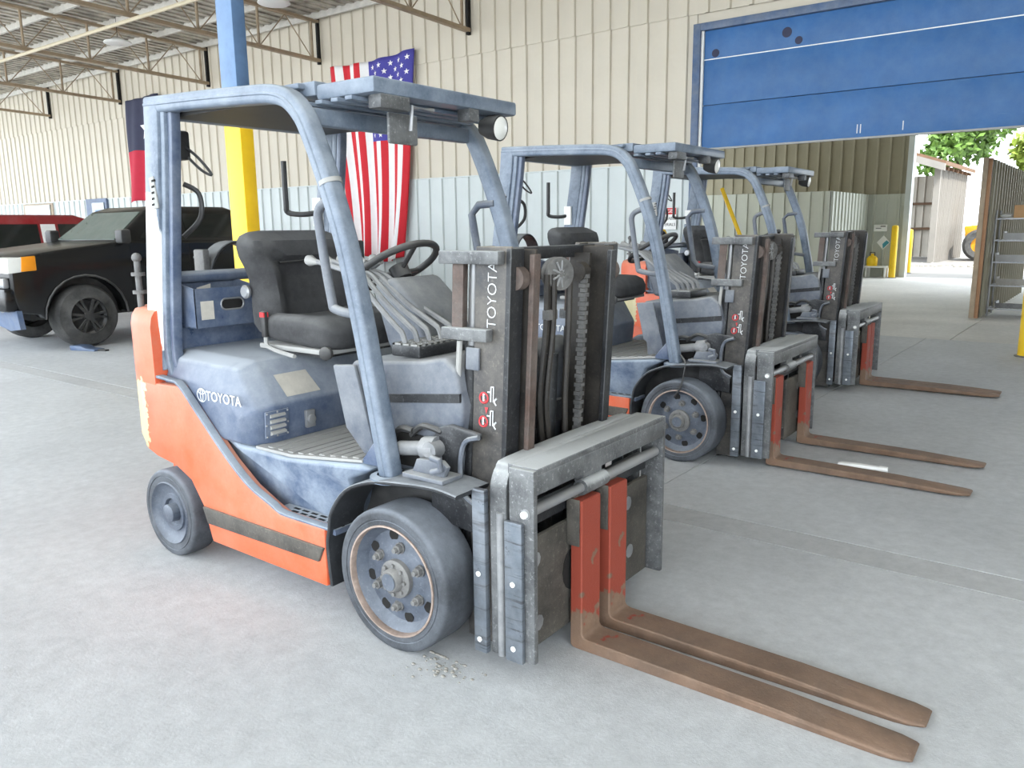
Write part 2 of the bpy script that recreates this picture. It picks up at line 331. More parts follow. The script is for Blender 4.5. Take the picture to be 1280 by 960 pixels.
for i, x in enumerate((-7.51, -11.41, -15.3, -19.3, -23.3, -27.3)):
    t = bpy.data.objects.new('roof_truss', None); C.objects.link(t); t.location = (x, YW, 4.7); tag(t, 'tan open web roof truss, ' + ('nearest the striped flag', 'second along the wall from the doorway', 'third along the wall from the doorway', 'fourth along the wall, above the dark flag', 'fifth along the wall from the doorway', 'last one visible at the far end')[i], 'truss', kind='structure')
    f = lambda y, z: (0, y - YW, z - 4.7)
    L0 = lambda y: zc(y) - .90; L1 = lambda y: zc(y) - .17
    MB().loft([[(a, y - YW, L0(y) - 4.7 + b) for a, b in ((-.05, 0), (.05, 0), (.05, .06), (-.05, .06))] for y in (8.86, -2.4)]).build('bottom_chord', 'steeltan', t, smooth=False)
    MB().loft([[(a, y - YW, L1(y) - 4.7 + b) for a, b in ((-.05, 0), (.05, 0), (.05, .05), (-.05, .05))] for y in (8.86, -2.4)]).build('top_chord', 'steeltan', t, smooth=False)
    MB().box(-.028, .028, -.09, -.02, -.02, .86).build('end_plate', 'darkgap', t)
    y = 8.70; k = 0
    while y > -1.2:
        yb = y - .62
        MB().cyl(f(y, L0(y) + .03), f(y, L1(y)), .026, 6).build('web_bar', 'steeltan', t)
        MB().cyl(f(y, L0(y) + .03), f(yb, L1(yb)), .011, 5).build('web_rod', 'steeltan', t)
        MB().cyl(f(yb, L1(yb)), f(yb - .62, L0(yb - .62) + .03), .011, 5).build('web_rod', 'steeltan', t)
        y -= 1.24; k += 1
pp = MB().tube([(-32, 4.95, 4.80), (-9, 4.98, 4.80), (2, 5.0, 4.80)], .032, 8).build('sprinkler_pipe', 'pipecream'); tag(pp, 'long cream sprinkler pipe running under the roof', 'pipe')
for i, (x, y, z, lb) in enumerate(((-14.9, 6.62, 5.2, 'round white ceiling lamp hung by wires over the black pickup'), (-9.9, 6.7, 5.15, 'round white ceiling lamp beside the blue column top'))):
    t = thing('ceiling_lamp', lb, 'lamp', (x, y, z), group='high bay lamps')
    MB().lathe([(.02, .1), (.1, .1), (.17, .05), (.26, .03), (.27, 0), (.24, -.015), (.02, -.015)], (0, 0, 0), (0, 0, 1), 24).build('lamp_body', 'lampwhite', t)
    MB().cyl((0, 0, .1), (0, 0, zc(y) - z), .006, 5).build('wire', 'darkgap', t)
# painted column
co = MB().box(-.118, .118, -.067, .067, 2.55, 6.0).build('column', 'colblue', bevel=.008); co.location = (-4.63, 2.2, 0); tag(co, 'square steel column painted blue above and yellow below', 'column', kind='structure')
MB().box(-.121, .121, -.07, .07, 0, 2.55).build('yellow_guard', 'yellow', co, bevel=.008); MB().box(-.2, .2, -.16, .16, 0, .02).build('base_plate', 'yellow', co)
# small windows in the back wall
w1 = MB().box(-25.75, -23.75, 8.84, 8.90, 1.85, 2.32).build('window_1', 'steeltan'); tag(w1, 'small horizontal window in the pale wall panels', 'window', kind='structure')
MB().box(-25.6, -23.9, 8.82, 8.845, 1.9, 2.27).build('pane', 'glassgreen', w1)
w2 = MB().box(-21.65, -20.5, 8.83, 8.90, .1, 2.36).build('window_2', 'doorframe'); tag(w2, 'narrow blue framed window beside the dark flag', 'window', kind='structure')
MB().box(-21.3, -20.62, 8.81, 8.835, 1.0, 2.25).build('pane', 'glassgreen', w2); MB().box(-21.1, -20.6, 8.80, 8.815, 1.0, 2.05).build('blue_blind', 'doorblue', w2)

# ------------------------------------------------------------------ second bay behind the doorway
def wallset(name, x0, x1, y, face, label, H=5.8, split=2.22, left=None):
    """ribbed wall along X (face=-1 looks to -Y)"""
    r = MB().box(x0, x1, .04, .12, 0, H).build(name, 'olive'); r.location = (0, y, 0); tag(r, label, 'wall', kind='structure')
    n = max(1, round((x1 - x0) / PW)); wd = (x1 - x0) / n
    a = ribpanel('wall_panel', wd, split, 'paleolive'); b = ribpanel('wall_panel', wd, H - split, 'olive')
    for k in range(n):
        link('wall_panel', a, r, (x0 + k * wd, -.0, 0))
        if H > split + .1: link('wall_panel', b, r, (x0 + k * wd, .025, split))
    return r
wallset('wall_bay', -13.5, -3.09, 21.67, -1, 'olive ribbed wall at the end of the next bay')
wq = wallset('wall_bay_low', -13.5, -4.04, 18.1, -1, 'low pale ribbed partition in the next bay', H=2.23, split=2.22)
wr = wallset('wall_bay_return', 0, 3.5, 0, -1, 'pale ribbed return wall in the next bay', H=2.23, split=2.22); wr.location = (-4.04, 18.15, 0); wr.rotation_euler = (0, 0, PI / 2)
t2 = MB().box(-3.10, -2.96, 21.55, 21.85, 0, 5.8).build('trim_2', 'wainscot'); tag(t2, 'white post at the edge of the far opening', 'door frame', kind='structure')
wl = MB().box(9.0, 9.15, -2.5, 9.1, 0, 6).build('wall_right_blocker', 'beige'); tag(wl, 'unseen beige wall added to dim the right side', 'wall', kind='structure')  # added out of view to block daylight and darken the right of the floor
wx = MB().box(7.8, 7.95, 9.1, 21.67, 0, 5.8).build('wall_bay_blocker', 'olive'); tag(wx, 'unseen olive wall added to keep the next bay dim', 'wall', kind='structure')  # put in out of view so the right of the bay stays dark
wy = MB().box(-13.6, -13.5, 9.1, 18.2, 0, 5.8).build('wall_bay_west', 'olive'); tag(wy, 'olive west wall of the next bay', 'wall', kind='structure')
c2 = MB().box(-13.6, 8, 9.1, 21.9, 5.8, 5.9).build('ceiling_bay', 'olive'); tag(c2, 'roof over the next bay', 'ceiling', kind='structure')
# open sliding door leaf seen edge-on
dl = bpy.data.objects.new('door_2', None); C.objects.link(dl); dl.location = (.12, 11.73, 0); tag(dl, 'tall dark ribbed door leaf standing open beside the wire rack', 'door', kind='structure')
MB().box(-.05, .0, .0, .10, 0, 2.37).build('edge_board', 'wood', dl); MB().box(-.12, -.05, -.02, .06, 0, 2.38).build('edge_trim', 'steeltan', dl)
lp = ribpanel('leaf_panel', PW, 2.36, 'olive')
for k in range(6): link('leaf_panel', lp, dl, (.0, .05 + PW * k, 0), (0, 0, PI / 2))
MB().box(-.05, -.014, .10, 5.7, 0, 2.36).build('leaf_core', 'olive', dl)
# ================================================================== FORKLIFT (local: +x forward, +y away from camera, origin under front axle)
def T(v, k=.05): return (v[0] + (v[2] - .25) * k, v[1], v[2])       # mast tilt
def both(f):
    for s in (-1, 1): f(s)
def wheel(root, x, s, R, yf, wd, rr, name, lugs):
    c = (x, s * yf, R)
    t = MB().lathe([(rr, -.02), (rr + .004, -.002), (R * .84, .0), (R * .845, -.003), (R * .86, -.003), (R * .865, .0), (R * .93, .0), (R * .972, -.003), (R * .992, -.009), (R, -.02), (R, -wd + .03), (R * .985, -wd + .014), (R * .9, -wd), (rr, -wd + .01)], c, (0, s, 0), 56, closed=True).build(name, 'tyre', root)
    if lugs:
        MB().lathe([(rr + .004, -.004), (rr + .004, .003), (rr - .002, .004), (rr - .005, -.004), (rr - .005, -.02), (rr + .004, -.02)], c, (0, s, 0), 56, closed=True).build('rim_ring', 'ringcopper', t)
        MB().lathe([(rr, -.012), (rr - .012, -.03), (rr - .03, -.055), (rr - .045, -.058), (.10, -.045), (.085, -.04), (.01, -.04)], c, (0, s, 0), 48).build('rim', 'rim', t)
        MB().lathe([(.068, -.045), (.068, -.022), (.060, -.016), (.043, -.016), (.040, .002), (.034, .008), (.004, .008)], c, (0, s, 0), 32).build('hub', 'hub', t)
        cap = MB().cyl((x, s * (yf + .006), R), (x, s * (yf + .0115), R), .030, 24).build('hub_cap', 'rim', t)
        nut = MB()
        m1 = MB().cyl((0, 0, 0), (0, s * .022, 0), .017, 6).cyl((0, s * .015, 0), (0, s * .036, 0), .009, 8).cyl((0, 0, 0), (0, s * .006, 0), .021, 12).mesh('lug_nut', 'hub')
        for k in range(6):
            a = 2 * PI * k / 6 + .45; link('lug_nut', m1, t, (x + .108 * math.cos(a), s * (yf - .048), R + .108 * math.sin(a)))
        m2 = MB().lathe([(.021, .0), (.018, -.004), (.001, -.004)], (0, 0, 0), (0, s, 0), 16).mesh('rim_hole', 'darkgap')
        for k in range(8):
            a = 2 * PI * k / 8 + .2; link('rim_hole', m2, t, (x + .148 * math.cos(a), s * (yf - .0535), R + .148 * math.sin(a)))
        m3 = MB().cyl((0, 0, 0), (0, s * .009, 0), .0075, 6).mesh('hub_bolt', 'hub')
        for k in range(8):
            a = 2 * PI * k / 8; link('hub_bolt', m3, t, (x + .052 * math.cos(a), s * (yf - .017), R + .052 * math.sin(a)))
    else:
        MB().lathe([(rr + .004, -.002), (rr, .004), (rr - .006, -.006), (rr - .02, -.02), (rr * .62, -.024), (rr * .60, -.016), (rr * .46, -.016), (rr * .43, -.03), (rr * .30, -.03), (rr * .29, .006), (rr * .2, .012), (.004, .012)], c, (0, s, 0), 44).build('rim', 'rim', t)
    return t
def make_forklift():
    F = thing('forklift', 'x', 'forklift')
    # counterweight
    hp = [(-1.40, .53), (-1.50, .528), (-1.58, .51), (-1.66, .475), (-1.72, .42), (-1.765, .34), (-1.785, .22), (-1.79, 0)]
    pl = [(x, -y) for x, y in hp] + [(x, y) for x, y in reversed(hp[:-1])]
    def ring(z, k, dx=0): return [((x + 1.4) * k - 1.4 + dx, y * k, z) for x, y in pl]
    cw = MB().loft([ring(.50, .985), ring(.53, 1), ring(1.04, 1), ring(1.08, .985), ring(1.105, .955), ring(1.115, .90)])
    cw.prism([(-1.76, .26), (-1.62, .24), (-1.62, .52), (-1.75, .52)], -.28, .28, 'y'); cw.box(-1.62, -1.2, -.30, .30, .16, .55)
    cw.build('counterweight', 'orange_scraped', F)
    skirt = [(-1.535, .50), (-1.53, .795), (-1.225, .803), (-1.09, .685), (-.918, .535), (-.785, .445), (-.664, .393), (-.593, .368), (-.338, .366), (-.338, .143), (-1.066, .151), (-1.115, .301), (-1.19, .40), (-1.298, .446), (-1.442, .465), (-1.515, .488)]
    def sk(s):
        o = MB().prism(skirt, s * .47, s * .53, 'y').build('side_skirt', 'orange_scraped', F, bevel=.008)
        MB().prism([(-1.105, .302), (-.34, .296), (-.37, .236), (-1.075, .232)], s * .525, s * .541, 'y').build('rub_strip', 'plate', o, bevel=.004)
        path = smooth_path([(-1.40, s * .508, .826), (-1.30, s * .508, .818), (-1.228, s * .512, .806), (-1.09, s * .512, .686), (-.917, s * .512, .537), (-.785, s * .512, .447), (-.66, s * .508, .396), (-.59, s * .508, .371), (-.32, s * .508, .368)], 4)
        MB().sweep(path, rrect(.006, .018, .004)).build('side_rail', 'guard', F)
        # step
        st = MB().box(-.68, -.30, s * .38, s * .51, .345, .366).build('step', 'bodyblue', F)
        sl = MB()
        for i in range(6):
            for j in range(3): sl.box(-.62 + i * .052 + (j % 2) * .02, -.585 + i * .052 + (j % 2) * .02, s * (.440 + j * .026) - .006, s * (.440 + j * .026) + .006, .3665, .3675)
        sl.build('tread_slots', 'darkgap', st)
        # front fender arch
        ap = smooth_path([(-.318, s * .445, .15), (-.33, s * .445, .30), (-.317, s * .445, .37), (-.298, s * .445, .443), (-.218, s * .445, .536), (-.093, s * .445, .590), (.06, s * .445, .612), (.20, s * .445, .622), (.30, s * .445, .612)], 4)
        MB().sweep(ap, rrect(.007, .085, .004, 1)).build('front_fender', 'fendermetal', F)
        MB().prism([(-.31, .15), (-.325, .37), (-.29, .44), (-.21, .53), (-.09, .58), (.06, .60), (.16, .60), (.16, .2)], s * .30, s * .34, 'y').build('wheel_well', 'blackplastic', F)
        MB().prism([(-.22, .62), (-.10, .76), (-.06, .76), (-.04, .62)], s * .425, s * .45, 'y').build('post_gusset', 'bodyblue', F, bevel=.006)
    both(sk)
    # central body
    tubm = lambda v: (v[0], v[1] * (1 if v[2] > .5 else .88), v[2])
    MB().prism([(-1.42, .30), (-.345, .30), (-.345, .39), (-.32, .47), (-.245, .56), (-.15, .605), (-.20, .62), (-.62, .575), (-.92, .585), (-1.25, .80), (-1.42, .80)], -.468, .468, 'y', m=tubm).build('body_tub', 'tubblue', F, bevel=.02, seg=3)
    MB().box(-.36, .15, -.30, .30, .14, .60).build('front_frame', 'blackplastic', F)
    fm = MB().prism([(-.82, .580), (-.60, .580), (-.20, .625), (-.20, .635), (-.60, .592), (-.82, .592)], -.455, .455, 'y')
    for k in range(9): x = -.76 + k * .062; z = .590 if x < -.6 else .592 + (x + .6) * .108; fm.box(x, x + .03, -.44, .44, z, z + .006)
    fm.build('floor_mat', 'greyplastic', F, smooth=False)
    # hood
    q_in = [(-1.40, .585), (-.795, .585), (-.785, .745), (-.90, .925), (-1.40, .935)]; q_mid = [(-1.40, .585), (-.83, .585), (-.815, .735), (-.915, .895), (-1.40, .905)]; q_out = [(-1.40, .60), (-.885, .60), (-.87, .70), (-.95, .785), (-1.40, .80)]
    hd = MB().loft([[(x, y, z) for x, z in q] for y, q in ((-.49, q_out), (-.45, q_mid), (-.38, q_in), (.38, q_in), (.45, q_mid), (.49, q_out))])
    H = hd.build('hood', 'bodyblue', F, bevel=.014, seg=3, ang=22)
    lp = MB().box(-.007, 0.0, -.058, .058, -.056, .056).mesh('louvre_plate', 'bodyblue', bevel=.004)
    lo = link('louvre_plate', lp, H, (-.783, -.372, .672), (0, .07, 0))
    lb = MB().prism([(0, -.009), (.012, -.004), (.012, .004), (0, .009)], -.036, .036, 'y').mesh('louvre', 'greyplastic')
    for k in range(4): link('louvre', lb, H, (-.784, -.372, .637 + k * .0235), (0, .07, 0))
    rv_ = MB().ball((0, 0, 0), .0045, 8, 6).mesh('rivet', 'chrome')
    for y_, z_ in ((-.05, -.048), (0, -.05), (.05, -.048), (-.052, 0), (.052, 0), (-.05, .048), (0, .05), (.05, .048)): link('rivet', rv_, H, (-.783 + z_ * .07, -.372 + y_, .672 + z_))
    MB().box(-.79, -.772, -.232, -.185, .625, .70).cyl((-.78, -.208, .662), (-.762, -.208, .662), .02, 16).build('hood_latch', 'chrome', H, bevel=.004)
    MB().add([(-.797, -.305, .770), (-.797, -.13, .770), (-.853, -.16, .858), (-.853, -.325, .858)], [(0, 1, 2, 3)]).build('warning_label', 'sticker', H, smooth=False)
    link('lettering', text_mesh('lettering', 'TOYOTA', .058, 'decalwhite', .001, .0005), F, (-.965, -.4915, .772), (PI / 2, 0, 0))
    em = MB()
    def ell(rx, rz, cz=0): em.tube([(rx * math.cos(2 * PI * k / 24), 0, cz + rz * math.sin(2 * PI * k / 24)) for k in range(24)], .0022, 5, closed=True, upv=(0, 1, 0))
    ell(.032, .028); ell(.009, .026); ell(.022, .009, .014)
    link('emblem', em.mesh('emblem', 'decalwhite'), F, (-1.118, -.4905, .772))
    # rear blue panel between pillars, rail, tray
    MB().box(-1.45, -1.385, -.44, .44, .88, 1.16).build('rear_panel', 'bodyblue', F, bevel=.01); MB().cyl((-1.40, -.45, 1.245), (-1.40, .45, 1.245), .026, 14).build('rear_rail', 'bodyblue', F)
    tr_ = thing_part = MB().box(-1.42, -1.26, -.40, -.09, 1.03, 1.036).box(-1.265, -1.26, -.40, -.09, 1.036, 1.20).box(-1.42, -1.415, -.40, -.09, 1.036, 1.23)
    tr_.prism([(-1.42, 1.03), (-1.26, 1.03), (-1.26, 1.20), (-1.42, 1.23)], -.40, -.395, 'y'); tr_.prism([(-1.42, 1.03), (-1.26, 1.03), (-1.26, 1.20), (-1.42, 1.23)], -.095, -.09, 'y')
    tray = tr_.build('storage_tray', 'bodyblue', F, smooth=False)
    sq = [(a, 1.125 + b) for a, b in rrect(.052, .022, .021, 4)]
    MB().prism([(-.215 + a, z) for a, z in sq], -1.262, -1.2585, 'x').build('hand_slot', 'darkgap', tray)
    MB().sweep([(-1.258, -.215 + a * 1.1, 1.125 + (z - 1.125) * 1.1) for a, z in sq], [(.004 * math.cos(k * PI / 3), .004 * math.sin(k * PI / 3)) for k in range(6)], (1, 0, 0), True).build('slot_rim', 'chrome', tray)
    MB().box(-1.2595, -1.2575, -.372, -.31, 1.065, 1.145).build('tray_label', 'sticker', tray)
    MB().add([(-1.33, -.34, 1.20), (-1.33, -.27, 1.215), (-1.35, -.27, 1.10), (-1.35, -.34, 1.10)], [(0, 1, 2, 3)]).build('paper_slip', 'sticker', tray, smooth=False)
    # gas bottle clamp ring behind the seat
    cl = MB().sweep([(-1.52 , -.02 + .15 * math.cos(a), 1.22 + .17 * math.sin(a)) for a in [PI * k / 16 for k in range(17)]], rrect(.007, .05, .004, 1), (1, 0, 0)).build('bottle_clamp', 'blackmetal', F)
    MB().box(-1.56, -1.48, -.20, -.165, 1.19, 1.36).build('clamp_latch', 'hub', cl, bevel=.008)
    MB().cyl((-1.62, -.44, 1.08), (-1.62, -.44, 1.33), .014, 12).cyl((-1.62, -.44, 1.17), (-1.62, -.44, 1.185), .03, 12).cyl((-1.62, -.44, 1.25), (-1.62, -.44, 1.265), .03, 12).ball((-1.62, -.44, 1.33), .022, 10, 6).build('gas_regulator', 'hub', F)
    # overhead guard
    def post(s):
        y = s * .455
        p = smooth_path([(-1.36, y, 1.948), (-1.0, y, 1.936), (-.70, y, 1.922), (-.56, y, 1.912), (-.475, y, 1.888), (-.415, y, 1.838), (-.374, y, 1.775), (-.30, y, 1.61), (-.225, y, 1.40), (-.165, y, 1.15), (-.11, y, .88), (-.055, y, .595)], 4)
        o = MB().sweep(p, rrect(.033, .034, .016, 3)).build('guard_post', 'guard', F)
        MB().sweep([(q[0], q[1] + s * .030, q[2]) for q in p], rrect(.006, .008, .003, 1)).build('post_bead', 'guard', o)
        MB().lathe([(.075, 0), (.075, .014), (.05, .02)], (-.055, y, .592), (0, 0, 1), 18).build('post_foot', 'guard', o)
        rp = [(-1.315, y, 1.95), (-1.33, y, 1.80), (-1.375, y, 1.50), (-1.42, y, 1.20), (-1.45, y, .95), (-1.43, y, .84)]
        pp_ = MB().sweep(smooth_path(rp, 4), rrect(.052, .036, .012, 2)).build('rear_pillar', 'guard_white_patch' if s < 0 else 'guard', F)
        MB().sweep(smooth_path([(q[0] + .066, q[1] - s * .006, q[2] - .01) for q in rp], 4), rrect(.016, .03, .008, 2)).build('pillar_inner_flange', 'guard', pp_)
        MB().sweep(smooth_path([(q[0] + .096, q[1] - s * .012, q[2] - .01) for q in rp], 4), rrect(.016, .022, .008, 2)).build('pillar_liner', 'bodyblue', pp_)
        vb = MB().box(-.019, .019, -.004, .004, -.065, .065).mesh('vent_insert', 'greyplastic', bevel=.003)
        vo = link('vent_insert', vb, pp_, (-1.335, s * .4925, 1.60), (0, -.15, 0))
        for k in range(5): link('vent_slot', MB().box(-.010, .010, -.005, .005, -.004, .004).mesh('vent_slot', 'darkgap'), pp_, (-1.335 - (k - 2) * -.0035, s * .493, 1.60 + (k - 2) * .024), (0, -.15, 0))
    both(post)
    RF = MB().box(-1.34, -.46, -.43, .43, 1.925, 1.945).build('roof_panel', 'guard', F, bevel=.006)
    MB().box(-1.30, -.52, -.41, .41, 1.90, 1.924).build('headliner', 'blackplastic', F)
    MB().box(-1.38, -1.30, -.43, .43, 1.90, 1.965).build('rear_crossbar', 'guard', F, bevel=.012)
    MB().box(-.44, -.40, -.43, .43, 1.80, 1.86).build('front_crossbar', 'guard', F, bevel=.01)
    for x in (-.47, -.40, -.32, -.25): MB().box(x, x + .035, -.41, .41, 1.868, 1.882).build('roof_bar', 'guard', F, bevel=.003)
    sl = MB().box(-.41, -.125, -.395, .395, 1.884, 1.937).build('visor_slab', 'guard', F, bevel=.010)
    MB().box(-.52, -.41, -.40, .40, 1.90, 1.95).build('visor_hinge', 'guard', F, bevel=.006)
    MB().box(-.19, -.13, -.36, -.22, 1.84, 1.886).build('visor_bracket', 'carrmetal', F, bevel=.004); MB().box(-.19, -.13, .1, .16, 1.84, 1.886).build('visor_bracket', 'carrmetal', F, bevel=.004)
    # hanging alarm / mirror plate, lamp
    MB().box(-.20, -.185, -.27, -.125, 1.735, 1.84).build('mirror_plate', 'carrmetal', F, bevel=.012); MB().tube([(-.16, -.19, 1.78), (-.15, -.19, 1.86), (-.15, -.08, 1.86)], .008, 6).build('mirror_bracket', 'chrome', F)
    def lampf(s):
        lm_ = MB().lathe([(.012, -.085), (.034, -.082), (.046, -.05), (.05, 0), (.05, .006), (.045, .008)], (-.15, s * .31, 1.832), (1, 0, -.15), 20).build('work_lamp', 'blackplastic', F)
        MB().lathe([(.045, .006), (.03, .012), (.003, .013)], (-.15, s * .31, 1.832), (1, 0, -.15), 20).build('lens', 'lampglass', lm_); MB().box(-.19, -.165, s * .31 - .01, s * .31 + .01, 1.87, 1.89).build('lamp_stay', 'blackmetal', lm_)
    lampf(1)
    MB().box(-1.40, -1.33, -.39, -.31, 1.74, 1.86).build('backup_alarm', 'blackplastic', F, bevel=.012); MB().tube(smooth_path([(-1.34, -.33, 1.76), (-1.30, -.29, 1.70), (-1.27, -.26, 1.68), (-1.30, -.30, 1.75), (-1.34, -.34, 1.80)], 5), .006, 6).build('cable', 'blackplastic', F)
    MB().tube(smooth_path([(-1.33, -.36, 1.64), (-1.30, -.31, 1.60), (-1.30, -.31, 1.50), (-1.36, -.36, 1.42)], 5), .011, 8).build('rear_grip', 'blackplastic', F)
    MB().tube(smooth_path([(-.27, -.43, 1.545), (-.34, -.43, 1.54), (-.39, -.43, 1.505), (-.385, -.43, 1.42), (-.345, -.43, 1.20), (-.325, -.43, 1.165), (-.22, -.43, 1.15), (-.18, -.43, 1.15)], 5), .017, 10).build('grab_bar', 'cowl', F)
    MB().tube([(-.27, .43, 1.545), (-.36, .43, 1.54), (-.40, .43, 1.50), (-.345, .43, 1.20), (-.31, .43, 1.165), (-.18, .43, 1.15)], .017, 10).build('grab_bar', 'cowl', F)
    MB().tube(smooth_path([(-1.50, .30, 1.78), (-1.50, .30, 1.58), (-1.50, .31, 1.53), (-1.44, .36, 1.52), (-1.40, .42, 1.53)], 4), .014, 8).build('rear_arm', 'blackplastic', F)
    MB().box(-1.42, -1.36, .40, .418, 1.46, 1.60).build('pillar_label', 'white', F)
    MB().lathe([(.04, -.008), (.04, .008), (.036, .008), (.036, -.008)], (-.290, -.455, 1.60), (.32, 0, -.95), 18, closed=True).build('cable_tie', 'greyplastic', F)
    # seat
    def sec(x, yw, z0, z1, dip=.0):
        o = []
        for a in range(28):
            t = 2 * PI * a / 28; c_, s_ = math.cos(t), math.sin(t); e = .5
            yy = math.copysign(abs(c_) ** e, c_) * yw; zz = math.copysign(abs(s_) ** e, s_)
            z = (z0 + z1) / 2 + zz * (z1 - z0) / 2
            if zz > 0: z -= dip * max(0, 1 - (abs(yy) / (yw * .8)) ** 4)
            o.append((x, -.015 + yy, z))
        return o
    MB().loft([sec(-1.06, .17, 1.02, 1.06), sec(-1.03, .225, .985, 1.09, .01), sec(-.95, .245, .972, 1.108, .03), sec(-.82, .25, .965, 1.112, .034), sec(-.74, .25, .958, 1.112, .03), sec(-.67, .245, .955, 1.108, .008), sec(-.625, .235, .957, 1.09), sec(-.60, .21, .965, 1.06), sec(-.585, .16, .98, 1.03)]).build('seat_cushion', 'seat', F)
    MB().box(-1.05, -.62, -.24, .22, .945, .968).build('seat_pan', 'greyplastic', F, bevel=.006); MB().box(-1.0, -.68, -.20, .18, .925, .946).build('seat_rail', 'blackmetal', F)
    def bsec(z, x, yw, d):
        o = []
        for a in range(36):
            t = 2 * PI * a / 36; c_, s_ = math.cos(t), math.sin(t); e = .55
            yy = math.copysign(abs(c_) ** e, c_) * yw; xx = math.copysign(abs(s_) ** e, s_) * d
            if s_ > 0:
                q = abs(yy) / max(yw, .01); k = min(1, max(0, (q - .45) / .3)); k = k * k * (3 - 2 * k); e2_ = min(1, max(0, (1.0 - q) / .2))
                hr = min(1, max(0, (z - 1.30) / .035)); lo = min(1, max(0, (z - 1.0) / .08)); top = min(1, max(0, (1.44 - z) / .04))
                xx += (max(.055 * k * e2_ ** .5 * (1 - .4 * hr), .042 * hr * top)) * lo * (.35 + .65 * top)
            o.append((x + xx, .005 + yy, z))
        return o
    MB().loft([bsec(z, -1.02 - (z - 1.0) * .24, yw, d) for z, yw, d in ((1.0, .20, .03), (1.015, .245, .05), (1.05, .262, .055), (1.10, .258, .055), (1.17, .245, .055), (1.24, .242, .055), (1.29, .252, .056), (1.315, .262, .057), (1.335, .268, .058), (1.37, .27, .058), (1.40, .262, .055), (1.42, .245, .048), (1.435, .21, .035), (1.442, .15, .015))]).build('backrest', 'seat', F)
    MB().sweep([(-1.022, -.13, 1.305), (-1.022, 0, 1.308), (-1.022, .13, 1.305)], rrect(.006, .004, .003, 1)).build('back_seam', 'blackplastic', F)
    MB().lathe([(.028, 0), (.03, .012), (.022, .02), (.003, .02)], (-1.10, -.245, 1.185), (0, -1, 0), 14).build('recline_knob', 'chrome', F)
    bk = MB().box(-.985, -.955, -.275, -.255, 1.00, 1.11).build('belt_buckle', 'blackplastic', F, bevel=.006); MB().box(-.984, -.956, -.277, -.253, 1.085, 1.105).build('buckle_button', 'red', bk)
    MB().tube(smooth_path([(-.97, -.262, 1.0), (-.965, -.262, .965), (-.90, -.27, .95), (-.80, -.29, .945), (-.74, -.30, .942)], 4), .009, 6).build('belt_strap', 'greyplastic', F)
    MB().lathe([(.026, 0), (.028, .02), (.018, .028), (.003, .028)], (-.625, -.225, .955), (.3, -1, 0), 14).build('seat_knob', 'blackplastic', F)
    # cowl, dash
    MB().prism([(-.30, .62), (-.34, .955), (-.32, .97), (.02, 1.0), (.12, 1.02), (.17, .98), (.20, .86), (.16, .60), (.05, .58)], -.365, .365, 'y').build('front_cowl', 'cowl', F, bevel=.015, seg=3)
    MB().prism([(-.16, .835), (.19, .875), (.19, .905), (-.16, .865)], -.37, -.36, 'y').build('cowl_band', 'blackmetal', F)
    MB().prism([(-.345, .965), (-.23, .975), (-.14, .66), (-.20, .655), (-.29, .74)], -.445, -.425, 'y').build('kick_panel', 'cowl', F, bevel=.008)
    MB().prism([(-.16, .62), (.19, .62), (.19, .74), (-.10, .74)], -.375, -.372, 'y').build('cowl_opening', 'darkgap', F)
    MB().prism([(-.46, 1.225), (-.35, 1.262), (-.22, 1.15), (-.16, 1.0), (-.38, .98), (-.42, 1.10)], -.13, .15, 'y').build('column_cover', 'cowl', F, bevel=.025, seg=3)
    ctr = Vector((-.47, .03, 1.295)); ax = Vector((-.52, 0, .854)).normalized(); e1 = Vector((0, 1, 0)); e2 = ax.cross(e1)
    wr_ = MB().tube([tuple(ctr + (e1 * math.cos(2 * PI * k / 36) + e2 * math.sin(2 * PI * k / 36)) * .175) for k in range(36)], .0145, 10, closed=True, upv=tuple(ax)).build('steering_wheel', 'blackplastic', F)
    for a in (.3, 2.4, 4.5): MB().tube([tuple(ctr - ax * .03), tuple(ctr + (e1 * math.cos(a) + e2 * math.sin(a)) * .17)], .010, 8).build('spoke', 'blackplastic', wr_)
    MB().cyl(tuple(ctr - ax * .06), tuple(ctr - ax * .005), .04, 16).build('wheel_hub', 'blackplastic', wr_)
    # hydraulic levers
    MB().box(-.175, -.035, -.315, -.05, .995, 1.038).build('lever_boot', 'blackmetal', F, bevel=.008)
    gs = MB()
    for j in range(9): gs.box(-.17, -.04, -.31 + j * .031, -.297 + j * .031, 1.036, 1.043)
    for j in range(4): gs.box(-.17 + j * .04, -.16 + j * .04, -.31, -.055, 1.036, 1.043)
    gs.build('boot_ribs', 'greyplastic', F, smooth=False)
    for i in range(5):
        y0 = -.29 + i * .052; y1 = -.215 + i * .034; x1 = -.70 + i * .055
        lv = MB().tube(smooth_path([(-.125 + i * .012, y0, 1.03), (-.14 + i * .012, y0, 1.075), (-.165 + i * .012, y0, 1.095), (-.26, y0 * .85 + y1 * .15, 1.16), (-.37, y0 * .5 + y1 * .5, 1.232), (-.44, y1, 1.268), (-.50, y1, 1.285), (x1 + .03, y1, 1.318)], 4), .0105, 7).build('control_lever', 'rodgrey', F)
        MB().lathe([(.010, 0), (.014, .02), (.023, .045), (.02, .06), (.003, .063)], (x1 + .035, y1, 1.315), (-.95, 0, .15), 12).build('lever_knob', 'greyplastic', lv)
    # tilt cylinder, tow lug
    MB().cyl((-.06, -.40, .69), (.11, -.40, .715), .026, 14).cyl((.06, -.40, .707), (.12, -.40, .716), .042, 16).cyl((.11, -.44, .715), (.11, -.36, .715), .03, 14).build('tilt_cylinder', 'rodgrey', F); MB().cyl((-.06, .40, .69), (.11, .40, .715), .026, 14).build('tilt_cylinder', 'rodgrey', F)
